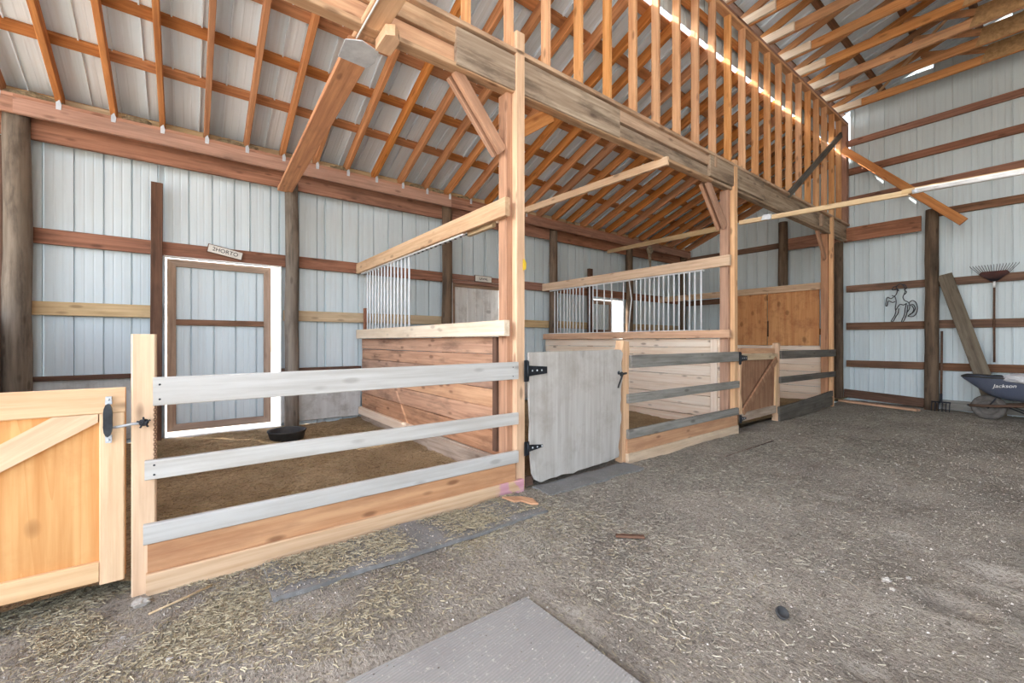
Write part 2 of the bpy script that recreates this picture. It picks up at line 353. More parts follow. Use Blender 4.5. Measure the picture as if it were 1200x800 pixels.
# ------------------------------------------------------------------ floor
def ground_h(x, y):
    h = 0.016 * nz(x, y, 1.3) + 0.011 * nz(x, y, 4.1, 3) + 0.007 * nz(x, y, 11, 5)
    if y > 9.3: h += 0.05 * max(0, (y - 9.9)) * (1 - min(1, max(0, (x + 2.9) / 2.0)))
    for hx, hy, hr, hd in ((-0.33, 2.75, 0.16, 0.045), (-0.62, 3.5, 0.14, 0.03), (-0.2, 3.3, 0.18, 0.04), (-1.1, 3.9, 0.15, 0.025), (-0.45, 1.95, 0.1, 0.02)):
        d = math.hypot(x - hx, (y - hy) * 1.3)
        if d < hr * 2: h += -hd * math.exp(-(d / hr) ** 2 * 2) + 0.5 * hd * math.exp(-((d - hr) / (hr * .4)) ** 2)
    if -1.6 < x < -0.2 and 1.26 < y < 1.34: h -= 0.022
    if -1.75 < x < -0.1 and -0.8 < y < 1.5:
        ex = min(x + 1.60, -0.2 - x, 1.32 - y); h -= 0.012 * max(0, min(1, ex / 0.1 + 0.5))
    return h
def stall_h(x, y): return 0.075 + 0.03 * nz(x, y, 1.1, 9) + 0.02 * nz(x, y, 3.7, 2) + 0.012 * nz(x, y, 12, 4)
def heightfield(name, x0, x1, y0, y1, step, fn, mat):
    nx, ny = int((x1 - x0) / step) + 1, int((y1 - y0) / step) + 1
    vs = [(x0 + (x1 - x0) * i / nx, y0 + (y1 - y0) * j / ny, 0) for j in range(ny + 1) for i in range(nx + 1)]
    vs = [(x, y, fn(x, y)) for x, y, _ in vs]
    fs = [(j * (nx + 1) + i, j * (nx + 1) + i + 1, (j + 1) * (nx + 1) + i + 1, (j + 1) * (nx + 1) + i) for j in range(ny) for i in range(nx)]
    me = bpy.data.meshes.new(name); me.from_pydata(vs, [], fs); me.update(); me.materials.append(M[mat]); smooth(me)
    o = meshobj(name, me, None, Matrix.Identity(4)); o['kind'] = 'structure'; return o
heightfield('floor', -2.80, 0.6, -1.6, 10.66, 0.035, ground_h, 'dirt')
heightfield('floor_near', -2.80, 0.62, YN, -1.58, 0.2, lambda x, y: -0.003, 'dirt')
heightfield('floor_aisle', 0.58, XR, YN, 10.66, 0.25, lambda x, y: -0.003, 'dirt')
heightfield('floor_stalls', -6.46, -2.74, YN, 10.66, 0.05, stall_h, 'bedding')
heightfield('floor_yard', -60, 60, -60, 60, 4.0, lambda x, y: -0.12, 'outside')

# ------------------------------------------------------------------ left wall: sheets, girts, poles, skirting
wl = struct('wall_left', (XW, 0, 0))
DOORS = ((-0.20, 1.00, 2.20), (3.58, 4.70, 2.26), (7.02, 8.10, 2.16))      # y0, y1, head height
y = -3.66; P9 = 0.9144; k = 0
ZT = 3.72
yy = -1.17 - 3 * P9
while yy < YE - 0.02:
    a, b = yy, min(yy + P9, YE)
    segs = [(a, b, 0.06)]
    for d0, d1, dz in DOORS:
        new = []
        for s0, s1, z0 in segs:
            if z0 > 1 or s1 <= d0 + 0.005 or s0 >= d1 - 0.005: new.append((s0, s1, z0)); continue
            if s0 < d0: new.append((s0, d0, z0))
            new.append((max(s0, d0), min(s1, d1), dz))
            if s1 > d1: new.append((d1, s1, z0))
        segs = new
    for s0, s1, z0 in segs:
        if s1 - s0 > 0.02: panel(wl, (XW, (s0 + s1) / 2, (z0 + ZT) / 2), (0, 1, 0), (0, 0, 1), s1 - s0, ZT - z0)
    yy += P9
POLES = (-3.6, -1.31, 1.11, 3.42, 5.80, 8.20, 10.45)
def pole(par, x, y, z0, z1, r, name='support_pole', mat='pole'):
    pts, rr = [], []
    for i in range(13):
        z = z0 + (z1 - z0) * i / 12
        pts.append((x + 0.012 * nz(z, y, 1.4), y + 0.012 * nz(z, x, 1.4, 4), z)); rr.append(r * (1.04 - 0.10 * i / 12) * (1 + 0.05 * nz(z, y, 3.1, 7)))
    # tube has its length on local z: rotate the frame so the grain runs along it
    o = tube(name, pts, rr, mat, par, n=14); me = o.data
    rot = Matrix.Rotation(R(90), 4, 'Y'); me.transform(rot.inverted()); WM[o.name] = WM[o.name] @ rot
    o.matrix_basis = WM[par.name].inverted() @ WM[o.name]; return o
for i, py in enumerate(POLES): pole(wl, -6.245, py, 0.0, 3.52 if i != 2 else 3.30, 0.100 if i < 2 else 0.085, mat='pole' if i < 3 else 'pole_brown')
def girt_runs(z, h, mat, blocks=(), y0=-3.6, y1=YE - 0.03):
    cuts = [y0] + [b for d in blocks for b in d] + [y1]
    for i in range(0, len(cuts), 2):
        a, b = cuts[i], cuts[i + 1]
        stops = [a] + [p for p in POLES if a + 0.2 < p < b - 0.2] + [b]
        for p, q in zip(stops, stops[1:]):
            board('girt', (-6.375, p, z + rnd(-.006, .006)), (-6.375, q, z + rnd(-.006, .006)), h, 0.05, mat, wl)
girt_runs(2.275, 0.155, 'girt')
girt_runs(1.545, 0.14, 'girt_pale', [(d[0] - 0.05, d[1] + 0.03) for d in DOORS])
# upright boards flanking the doors
board('door_post', (-6.30, -0.275, 0.05), (-6.30, -0.262, 3.0), 0.105, 0.05, 'dark', wl, up=(0, 1, 0))
board('door_post', (-6.28, 6.90, 0.05), (-6.28, 6.90, 2.76), 0.12, 0.06, 'dark', wl, up=(0, 1, 0))
board('added_dark_board', (-6.31, -1.50, 0.05), (-6.31, -1.50, 3.2), 0.30, 0.05, 'dark', wl, up=(0, 1, 0))  # added dark board, darkens the bright strip of wall left of the pole
# wall header: plank between poles plus proud ledger above
for p, q in zip(POLES, POLES[1:]):
    board('header_plank', (-6.30, p, 3.36), (-6.30, q, 3.36), 0.285, 0.045, 'header', wl)
for p, q in ((-3.6, -1.31), (-1.31, 3.42), (3.42, 8.2), (8.2, YE - 0.03)):
    board('header_ledger', (-6.125, p, 3.455), (-6.125, q, 3.455), 0.15, 0.045, 'header_pink' if q < 4 else 'header', wl)
    board('eave_plate', (-6.24, p, 3.545), (-6.24, q, 3.545), 0.038, 0.27, 'header_pink' if q < 4 else 'header', wl)
# skirting: ledge and grimy sheets at the foot of the wall, left open 3 cm at the bottom
cuts = [(-3.6, -0.33), (1.0, 2.04), (2.1, 3.5), (4.74, 5.66), (5.74, 6.84), (8.14, 10.5)]
for a, b in cuts:
    board('skirting_sheet', (-6.36, a, 0.46), (-6.36, b, 0.46), 0.68, 0.02, 'skirt', wl)
    board('skirting_ledge', (-6.345, a, 0.82), (-6.345, b, 0.82), 0.045, 0.09, 'dark', wl)
# straw clumps and nests along the eave plate
def clump(name, c, r, mat, par, sq=0.45):
    bm = bmesh.new(); bmesh.ops.create_icosphere(bm, subdivisions=3, radius=1)
    for v in bm.verts:
        d = 1 + 0.35 * noise.noise(v.co * 2.1 + Vector(c)) + 0.22 * noise.noise(v.co * 6 + Vector(c)); v.co *= d
        v.co = Vector((v.co.x * r[0], v.co.y * r[1], v.co.z * r[2]))
    me = bpy.data.meshes.new(name); bm.to_mesh(me); bm.free(); me.materials.append(M[mat])
    return meshobj(name, me, par, Matrix.Translation(Vector(c)))
for cy, rr in ((-1.18, 0.2), (-0.42, 0.14), (0.42, 0.13), (0.62, 0.1), (1.7, 0.12), (2.85, 0.13), (3.2, 0.10), (3.7, 0.13), (6.2, 0.12), (7.1, 0.1)):
    clump('straw_clump', (-6.17, cy, 3.575), (0.06, rr, 0.055), 'nest', wl)

# ------------------------------------------------------------------ left wall doors
def door(idx, y0, y1, zt, kind, gaps, label):
    d = struct('door_%d' % idx, (XW, (y0 + y1) / 2, 0)); d['label'] = label
    x0, x1 = -6.35, XW - 0.03
    xm = (x0 + x1) / 2; dep = x0 - x1
    # white reveal
    board('jamb', (xm, y0, 0.05), (xm, y0, zt), 0.012, dep, 'white', d, up=(0, 1, 0))
    board('jamb', (xm, y1, 0.05), (xm, y1, zt), 0.012, dep, 'white', d, up=(0, 1, 0))
    board('head_trim', (xm, y0, zt - 0.01), (xm, y1, zt - 0.01), 0.012, dep, 'white', d)
    board('sill', (xm - 0.03, y0, 0.06), (xm - 0.03, y1, 0.06), 0.05, dep + 0.08, 'white', d)
    gl, gr, gt, gb = gaps
    a, b, t0, t1 = y0 + gl, y1 - gr, 0.10 + gb, zt - gt
    xl = x1 - 0.03; fw = 0.085
    lf = None
    def mitre(name, pts): return prism(name, pts, 'x', 0.038, 'leafframe', d, (xl, 0, 0), grain=(0, 0, 1) if 'stile' in name else (0, 1, 0))
    if kind == 'metal':
        mitre('leaf_stile', [(a, t0), (a + fw, t0 + fw), (a + fw, t1 - fw), (a, t1)])
        mitre('leaf_stile', [(b, t0), (b - fw, t0 + fw), (b - fw, t1 - fw), (b, t1)])
        mitre('leaf_rail', [(a, t1), (b, t1), (b - fw, t1 - fw), (a + fw, t1 - fw)])
        mitre('leaf_rail', [(a, t0), (b, t0), (b - fw, t0 + fw), (a + fw, t0 + fw)])
        board('leaf_rail', (xl, a + fw, 1.43), (xl, b - fw, 1.43), 0.07, 0.036, 'girt_dark', d)
        panel(d, (xl - 0.022, (a + b) / 2, (t0 + t1) / 2), (0, 1, 0), (0, 0, 1), b - a, t1 - t0)
    else:
        n = 6; wd = (b - a) / n
        for i in range(n):
            board('leaf_plank', (xl - rnd(0, .006), a + wd * (i + .5), t0), (xl - rnd(0, .006), a + wd * (i + .5), t1), wd - 0.004, 0.025, 'oldpaint', d, up=(0, 1, 0))
        board('leaf_rail', (xl + 0.03, a, t1 - 0.05), (xl + 0.03, b, t1 - 0.05), 0.09, 0.03, 'leafframe', d)
        board('leaf_stile', (xl + 0.03, a + 0.04, t0), (xl + 0.03, a + 0.04, t1 - 0.1), 0.08, 0.03, 'leafframe', d, up=(0, 1, 0))
    return d
door(1, *DOORS[0], 'metal', (0.02, 0.10, 0.02, 0.03), 'corrugated metal stall door with brown mitred frame under a tilted name sign')
door(2, *DOORS[1], 'plank', (0.02, 0.07, 0.02, 0.02), 'stall door of peeling white boards seen above the wooden partition')
door(3, *DOORS[2], 'metal', (0.01, 0.24, 0.03, 0.02), 'metal stall door standing ajar with bright daylight beside it')

# ------------------------------------------------------------------ end wall
we = struct('wall_end', (0, YE, 0))
x = -6.42
xx = -6.42
x_ph = -2.41 - 5 * P9
xx = x_ph
while xx < XR:
    a, b = max(xx, -6.42), min(xx + P9, XR)
    if b - a > 0.02:
        zt = (zraf((a + b) / 2) + 0.16) if b < -2.65 else zhall((a + b) / 2)
        if a < -2.7 < b:
            panel(we, ((a - 2.7) / 2, YE, (-0.06 + zraf(-2.9) + 0.2) / 2), (-1, 0, 0), (0, 0, 1), -2.7 - a, zraf(-2.9) + 0.2 + 0.06)
            a = -2.7; zt = zhall((a + b) / 2)
        z0 = -0.06
        panel(we, ((a + b) / 2, YE, (z0 + zt) / 2), (-1, 0, 0), (0, 0, 1), b - a, zt - z0)
    xx += P9
EP = (-3.86, -1.50, 0.9, 3.3)
for px in EP: pole(we, px, 10.45, -0.02, 3.82 if px < -2 else 3.52, 0.095, mat='pole_brown')
pole(we, -2.86, 10.47, 0.0, 3.2, 0.08, mat='pole_brown')
def egirt(z, h, mat, x0, x1):
    board('girt', (x0, 10.565, z + rnd(-.008, .008)), (x1, 10.565, z + rnd(-.008, .008)), h, 0.05, mat, we)
for z, h in ((5.155, 0.12), (4.59, 0.13), (4.02, 0.12)): egirt(z, h, 'girt', -2.72, XR)
for z, h in ((2.245, 0.13), (1.50, 0.14), (0.765, 0.13)):
    for a, b in ((-2.75, -1.5), (-1.5, 0.9), (0.9, XR)): egirt(z, h, 'girt_dark', a, b)
egirt(3.47, 0.13, 'girt_dark', -1.44, 0.9)
board('header_plank', (-2.75, 10.42, 3.305), (-1.63, 10.42, 3.305), 0.27, 0.045, 'header', we)
board('header_plank', (-3.74, 10.42, 3.305), (-2.80, 10.42, 3.305), 0.25, 0.045, 'header', we)
egirt(3.34, 0.12, 'girt_dark', -6.3, -3.9)
egirt(2.2, 0.13, 'girt_dark', -6.3, -3.9); egirt(1.4, 0.13, 'girt_dark', -6.3, -2.9)
board('skirting_plank', (-2.78, 10.53, 0.17), (-1.55, 10.50, 0.10), 0.16, 0.04, 'dark', we)
board('skirting_plank', (-1.4, 10.55, 0.10), (0.9, 10.55, 0.10), 0.16, 0.04, 'greyrail', we)
# ------------------------------------------------------------------ right wall (beyond the open bay) and near end wall
wr = struct('wall_right', (XR, 0, 0))
yy = 1.4
while yy < YE:
    b = min(yy + P9, YE); panel(wr, (XR, (yy + b) / 2, 2.85), (0, -1, 0), (0, 0, 1), b - yy, 5.6); yy += P9
for py in (-3.5, 0.6, 5.0, 7.8, 10.4): pole(wr, XR - 0.12, py, 0, 5.5, 0.1)
board('eave_plate', (XR - 0.1, YN, 5.52), (XR - 0.1, YE, 5.52), 0.14, 0.09, 'header', wr)
wn = struct('wall_near', (0, YN, 0))      # gable end behind the camera: open front on poles
for px in (-6.2, -2.8, 0.9): pole(wn, px, YN + 0.05, 0, 3.5 if px < 0 else 5.5, 0.1)
board('gable_tie', (-2.8, YN + 0.05, 5.6), (XR, YN + 0.05, 5.6), 0.14, 0.045, 'header', wn)
# ------------------------------------------------------------------ low roof over the stalls
cl = struct('ceiling_stalls', (-4.6, 3.5, 4.2))
sd = Vector((1, 0, RS)).normalized(); up_s = Vector((-RS, 0, 1)).normalized()
RAFY = [0.19 + 0.4 * i for i in range(-9, 27)]
for ry in RAFY:
    a = Vector((-6.36, ry, zraf(-6.36))) + up_s * 0.066; b = Vector((-2.80, ry, zraf(-2.80))) + up_s * 0.066
    board('rafter', a, b, 0.140, 0.050, 'rafter', cl, up=up_s)
for x, nm in ((-6.31, 'purlin'), (-5.56, 'purlin'), (-5.02, 'purlin'), (-4.48, 'purlin'), (-3.94, 'purlin'), (-3.42, 'purlin'), (-2.90, 'purlin')):
    for p, q in zip((-3.6, -0.6, 3.0, 6.6), (-0.6, 3.0, 6.6, YE - 0.02)):
        c = Vector((x, 0, zraf(x))) + up_s * 0.151
        board(nm, c + Vector((0, p, 0)), c + Vector((0, q, 0)), 0.038, 0.115, 'purlin', cl, up=up_s)
for p, q in zip(RAFY, RAFY[1:]):
    if q > -2: board('eave_block', (-6.27, p + 0.026, 3.625), (-6.27, q - 0.026, 3.625), 0.10, 0.035, 'girt_pale', cl)
for ry in RAFY:
    if -1.8 < ry < 5:
        prism('hurricane_tie', [(-0.02, 0), (0.015, 0), (0.02, 0.05), (0.005, 0.10), (-0.02, 0.07)], 'x', 0.003, 'steel', cl, (-6.10, ry + 0.005, 3.50))
yy = -1.25 - 3 * P9
xa, xb = -6.52, -2.86
Ls = math.hypot(xb - xa, RS * (xb - xa))
while yy < YE:
    b = min(yy + P9, YE + 0.03)
    c = Vector(((xa + xb) / 2, (yy + b) / 2, zraf((xa + xb) / 2))) + up_s * 0.172
    panel(cl, c, (0, 1, 0), -sd, b - yy, Ls, 'roofsheet', 'roof_panel'); yy += P9

# ------------------------------------------------------------------ stall-front beam
bm_ = thing('header_beam', (XF - 0.05, 3.5, BEAM0), 'long laminated beam of stained planks carrying the stud wall above the stalls', 'beam')
board('back_ply', (-2.80, YN + 0.1, 3.35), (-2.80, 10.44, 3.35), 0.28, 0.04, 'beam_grey', bm_)
board('ledger_strip', (-2.745, YN + 0.1, 3.205), (-2.745, 5.2, 3.205), 0.035, 0.09, 'beam', bm_)
board('ledger_strip', (-2.745, 5.2, 3.205), (-2.745, 10.44, 3.205), 0.035, 0.09, 'beam_grey', bm_)
board('top_plate', (-2.745, YN + 0.1, 3.507), (-2.745, 10.46, 3.507), 0.036, 0.15, 'beam', bm_)
board('front_plank', (-2.735, YN + 0.1, 3.425), (-2.735, 1.62, 3.425), 0.125, 0.05, 'beam', bm_)
board('front_plank', (-2.75, YN + 0.1, 3.29), (-2.75, 1.62, 3.29), 0.135, 0.03, 'kick', bm_)
board('splice_board', (-2.705, 1.55, 3.335), (-2.705, 3.38, 3.335), 0.275, 0.04, 'beam_grey', bm_, label='pale stained splice board')
board('front_plank', (-2.73, 3.1, 3.43), (-2.73, 5.2, 3.43), 0.12, 0.05, 'beam', bm_)
board('front_plank', (-2.745, 3.4, 3.29), (-2.745, 5.2, 3.29), 0.13, 0.04, 'beam_grey', bm_)
board('splice_board', (-2.70, 5.1, 3.36), (-2.70, 6.6, 3.36), 0.26, 0.04, 'beam_grey', bm_)
board('front_plank', (-2.735, 6.5, 3.36), (-2.735, 10.44, 3.36), 0.26, 0.045, 'beam_grey', bm_)
board('cleat', (-2.69, 5.22, 3.36), (-2.69, 5.22, 3.50), 0.05, 0.04, 'beam', bm_, up=(0, 1, 0))
board('cleat', (-2.69, 8.95, 3.24), (-2.69, 8.95, 3.44), 0.07, 0.05, 'beam', bm_, up=(0, 1, 0))

# ------------------------------------------------------------------ stud wall above the beam
ws = struct('wall_clerestory', (XF, 3.5, BEAM1))
for i in range(-5, 23):
    sy = 1.66 + 0.4 * i
    if sy > 10.5: break
    board('stud', (-2.745, sy, 3.525), (-2.745, sy, PLATE), 0.089, 0.04, 'stud', ws, up=(1, 0, 0))
board('stud', (-2.745, 10.44, 3.525), (-2.745, 10.44, PLATE), 0.14, 0.09, 'header_pink', ws, up=(0, 1, 0))
for a, b in ((YN, 1.2), (1.2, 6.1), (6.1, 10.5)):
    board('top_plate', (-2.745, a, PLATE + 0.02), (-2.745, b, PLATE + 0.02), 0.038, 0.095, 'stud', ws)
    board('top_plate', (-2.745, a, PLATE + 0.06), (-2.745, b, PLATE + 0.06), 0.038, 0.095, 'header', ws)
board('girt', (-2.815, YN, 5.28), (-2.815, 10.5, 5.28), 0.11, 0.038, 'purlin', ws)
yy = YN
while yy < YE:
    b = min(yy + P9, YE); zl = 4.99 if 8.0 < (yy + b) / 2 < 9.6 else 5.055
    panel(ws, (-2.875, (yy + b) / 2, (zl + 5.66) / 2), (0, 1, 0), (0, 0, 1), b - yy, 5.66 - zl); yy += P9
board('diagonal_brace', (-2.685, 7.50, 3.50), (-2.685, 9.98, 5.16), 0.10, 0.038, 'darkrail', ws)

# ------------------------------------------------------------------ hall roof
ch = struct('ceiling_hall', (0.95, 3.5, 6.0))
HS = 0.333
uh = {1: Vector((-HS, 0, 1)).normalized(), -1: Vector((HS, 0, 1)).normalized()}
def hall_pt(side, d, y, off):   # d: horizontal distance from left/right eave line x=-3.05
    x = -3.05 + d; z = 5.78 + HS * (x + 2.9)
    p = Vector((x, y, z)) + uh[1] * off
    return p if side == 1 else Vector((1.9 - p.x, y, p.z))
for side in (1, -1):
    for d in (0.22, 0.85, 1.48, 2.11, 2.74, 3.37, 3.92):
        for p, q in ((YN, 1.5), (1.5, 6.0), (6.0, YE - 0.02)):
            board('purlin', hall_pt(side, d, p, -0.025), hall_pt(side, d, q, -0.025), 0.038, 0.09, 'girt_dark', ch, up=uh[side])
    yy = YN - 0.2
    while yy < YE:
        b = min(yy + P9, YE + 0.2)
        a0, a1 = hall_pt(side, 0.05, (yy + b) / 2, 0.0), hall_pt(side, 4.0, (yy + b) / 2, 0.0)
        dr = (a1 - a0); L = dr.length
        panel(ch, (a0 + a1) / 2, (0, 1, 0) if side == 1 else (0, -1, 0), -dr, b - yy, L, 'roofsheet', 'roof_panel'); yy += P9

def truss(ty):
    t = thing('roof_truss', (0.95, ty, 5.55), 'pine roof truss with board gussets resting on the stud wall plate', 'truss', 'roof trusses above the hall')
    zb = 5.625
    board('bottom_chord', (-2.82, ty, zb), (4.72, ty, zb), 0.135, 0.045, 'truss', t)
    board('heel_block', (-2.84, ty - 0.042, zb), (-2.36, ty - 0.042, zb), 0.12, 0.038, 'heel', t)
    for side in (1, -1):
        a, b = hall_pt(side, 0.02, ty, -0.10), hall_pt(side, 3.98, ty, -0.10)
        board('top_chord', a, b, 0.10, 0.04, 'truss', t, up=uh[side])
        X = lambda x: x if side == 1 else 1.9 - x
        def tz(x): return 5.78 + HS * (x + 2.9) - 0.16
        board('web', (X(-1.55), ty, tz(-1.55)), (X(-0.55), ty, zb + 0.03), 0.09, 0.038, 'truss', t, up=(0, 1, 0) if False else (1, 0, 0.3))
        board('web', (X(-0.55), ty, zb + 0.03), (X(0.93), ty, tz(0.9)), 0.09, 0.038, 'truss', t, up=(1, 0, -0.3))
        for s in (-1, 1):
            prism('gusset', [(-0.32, -0.075), (0.32, -0.075), (0.26, 0.17), (-0.24, 0.17)], 'y', 0.012, 'osb', t, (X(-0.55), ty + s * 0.028, zb + 0.015))
    return t
def copy_tree(o, dy, par=None):
    c = o.copy(); COL.objects.link(c)
    if par: c.parent = par
    else: c.location.y += dy
    for chd in [k for k in o.children]: copy_tree(chd, dy, c)
    return c
TR = [9.95 - 0.625 * i for i in range(14)]
t0 = truss(TR[0])
bpy.context.view_layer.update()
for ty in TR[1:]: copy_tree(t0, ty - TR[0])
board('tie_strip', hall_pt(1, 0.75, 10.3, -0.17), hall_pt(1, 2.2, 9.0, -0.17), 0.02, 0.05, 'pine', ch)

# ------------------------------------------------------------------ stall posts
def stall_post(py, ztop, zfoot, label, knee, extras=None, two=True):
    p = thing('stall_post', (XF - 0.08, py, 0), label, 'post')
    board('timber', (-2.785, py - 0.012, -0.02), (-2.785, py - 0.012, 3.19), 0.10, 0.11, 'post_red', p, up=(0, 1, 0))
    board('front_batten', (-2.700, py + 0.035, zfoot), (-2.700, py + 0.035, ztop), 0.085, 0.06, 'post', p, up=(0, 1, 0))
    for dx in ((-2.765, -2.84) if two else (-2.765,)):
        board('knee_brace', (dx, py - 0.50 - knee, 3.20), (dx, py - 0.08, 2.72 - knee), 0.09, 0.04, 'post_red', p, up=(0, 1, 1))
    return p
p1 = stall_post(2.09, 3.67, -0.02, 'tall pine stall post with a yellow tag at the weathered plywood gate', 0.0)
board('knee_brace', (-2.80, 2.56, 3.20), (-2.80, 2.16, 2.92), 0.12, 0.04, 'rafter', p1, up=(0, -1, 1))
prism('tag', [(0, 0), (0.03, 0.01), (0.035, 0.06), (0.02, 0.085), (0.0, 0.09)], 'x', 0.004, 'yellow', p1, (-2.667, 2.145, 1.77), label='torn yellow tag')
p2 = stall_post(5.70, 3.58, 0.0, 'tall pine stall post where the barred partition meets the brown gate', 0.02)
p3 = stall_post(9.46, 3.72, 0.0, 'tall pine stall post at the far end of the stall row by the end wall', 0.0, two=False)

# ------------------------------------------------------------------ hardware
def strap_hinge(par, y, z, s=1, L=0.2, x=-2.628, narrow=False):
    hgt = 0.11 if narrow else 0.17
    h = board('hinge', (x, y, z - hgt / 2), (x, y, z + hgt / 2), 0.045, 0.008, 'black_iron', par, up=(0, 1, 0))
    w0, w1 = (0.028, 0.010) if narrow else (0.042, 0.028)
    prism('strap', [(0.02 * s, -w0), (L * s, -w1), (L * s, w1), (0.02 * s, w0)], 'x', 0.006, 'black_iron', h, (x + 0.002, y, z))
    tube('pin', [(x + 0.006, y + 0.012 * s, z - hgt * .45), (x + 0.006, y + 0.012 * s, z + hgt * .45)], 0.009, 'black_iron', h)
    for q in (0.06, 0.11, 0.16):
        if q < L: lathe('screw', [(0.0, 0.004), (0.006, 0.003), (0.008, 0)], 'steel', h, Matrix.Translation((x + 0.005, y + q * s, z)) @ Matrix.Rotation(R(90), 4, 'Y'), 8)
    return h

# ------------------------------------------------------------------ stall fences
def rail_bow(name, a, b, h, th, mat, par, bow=0.0, seg=8, lean=0.0):
    """board with a slight vertical bow"""
    a, b = Vector(a), Vector(b); m, L = frame(a, b, (0, 0, 1)); vs, fs = [], []
    for i in range(seg + 1):
        u = i / seg; dz = bow * 4 * u * (1 - u)
        for y_, z_ in ((-th / 2, -h / 2), (th / 2, -h / 2), (th / 2, h / 2), (-th / 2, h / 2)): vs.append((-L / 2 + L * u, y_ + lean * (z_ / h), z_ + dz))
    for i in range(seg):
        for k in range(4): fs.append((i * 4 + k, i * 4 + (k + 1) % 4, i * 4 + 4 + (k + 1) % 4, i * 4 + 4 + k))
    fs += [(3, 2, 1, 0), tuple(seg * 4 + k for k in range(4))]
    me = bpy.data.meshes.new(name); me.from_pydata(vs, [], fs); me.update(); me.materials.append(M[mat])
    return meshobj(name, me, par, m)
def nails(par, x, y, zs):
    for z in zs: lathe('nail_head', [(0.0, 0.002), (0.004, 0.0015), (0.005, 0)], 'black_iron', par, Matrix.Translation((x, y, z)) @ Matrix.Rotation(R(90), 4, 'Y'), 6)
f1 = thing('stall_fence', (XF, 0.9, 0), 'stall fence of three whitewashed rails above orange kick planks', 'fence')
board('post', (-2.715, -0.16, -0.03), (-2.715, -0.16, 1.235), 0.09, 0.09, 'pine', f1, up=(0, 1, 0), ch=0.006)
r = board('rail', (-2.652, -0.125, 0.962), (-2.652, 2.075, 0.972), 0.135, 0.034, 'whitewash', f1); nails(r, -2.634, -0.10, (0.925, 0.995)); nails(r, -2.634, 2.02, (0.93, 1.0))
r = board('rail', (-2.652, -0.155, 0.592), (-2.652, 2.075, 0.596), 0.090, 0.036, 'whitewash', f1); nails(r, -2.633, -0.12, (0.57, 0.615))
r = board('rail', (-2.652, -0.16, 0.290), (-2.652, 2.075, 0.296), 0.092, 0.036, 'whitewash', f1)
board('kick_plank', (-2.668, -0.145, 0.172), (-2.668, 2.055, 0.178), 0.140, 0.036, 'kick', f1)
rp = board('kick_plank', (-2.650, -0.15, 0.040), (-2.650, 2.125, 0.048), 0.125, 0.038, 'kick_pink', f1)
ch_pts = [(-2.668, -0.118, 0.875 - 0.0)] 
for i in range(22):      # hanging chain on the post
    z = 0.885 - i * 0.0118
    tube('chain_link', [Vector((-2.662, -0.118, z)) + (Vector((0.0, math.cos(a), 0)) * 0.0055 if i % 2 else Vector((math.cos(a), 0, 0)) * 0.0055) + Vector((0, 0, math.sin(a) * 0.009)) for a in [2 * math.pi * k / 8 for k in range(8)]], 0.0016, 'brownrag', f1, n=5, closed=True)

f2 = thing('stall_fence', (XF, 4.6, 0), 'stall fence of grey weathered rails between the plywood gate and barred partition', 'fence')
prism('post', [(3.40, -0.02), (3.50, -0.02), (3.505, 0.5), (3.50, 0.9), (3.515, 1.1), (3.505, 1.20), (3.42, 1.21), (3.40, 1.12), (3.41, 0.7)], 'x', 0.09, 'post', f2, (-2.72, 0, 0), grain=(0, 0, 1))
board('rail', (-2.655, 3.50, 1.0), (-2.655, 5.74, 1.005), 0.125, 0.034, 'greyrail', f2)
board('rail', (-2.655, 3.46, 0.635), (-2.655, 5.76, 0.64), 0.09, 0.034, 'greyrail', f2)
board('rail', (-2.655, 3.46, 0.285), (-2.655, 5.74, 0.29), 0.09, 0.036, 'greyrail', f2)
board('kick_plank', (-2.668, 3.45, 0.165), (-2.668, 5.73, 0.175), 0.14, 0.036, 'kick', f2)
board('kick_plank', (-2.655, 3.45, 0.035), (-2.655, 5.73, 0.05), 0.12, 0.038, 'kick_pale', f2)

f3 = thing('stall_fence', (XF, 8.3, 0), 'stall fence of dark grey rails nearest the end wall', 'fence')
prism('post', [(7.06, -0.03), (7.13, -0.03), (7.14, 0.5), (7.13, 1.0), (7.16, 1.12), (7.14, 1.18), (7.08, 1.17), (7.07, 0.6)], 'x', 0.08, 'post', f3, (-2.72, 0, 0), grain=(0, 0, 1))
board('rail', (-2.665, 7.13, 1.0), (-2.665, 9.56, 0.99), 0.125, 0.034, 'darkrail', f3)
board('rail', (-2.665, 7.10, 0.62), (-2.665, 9.56, 0.60), 0.095, 0.034, 'darkrail', f3)
rail_bow('rail', (-2.665, 7.06, 0.17), (-2.665, 9.40, 0.25), 0.10, 0.036, 'darkrail', f3, -0.01)
rail_bow('kick_plank', (-2.672, 7.08, 0.05), (-2.672, 9.40, 0.11), 0.15, 0.036, 'darkrail', f3, 0.0)
def ring(name, c, r0, mat, par, n=14, rr=0.006, ax='x'):
    pts = []
    for k in range(n):
        a = 2 * math.pi * k / n; u, v = math.cos(a) * r0, math.sin(a) * r0
        pts.append(Vector(c) + (Vector((0, u, v)) if ax == 'x' else Vector((u, 0, v)) if ax == 'y' else Vector((u, v, 0))))
    return tube(name, pts, rr, mat, par, n=6, closed=True)

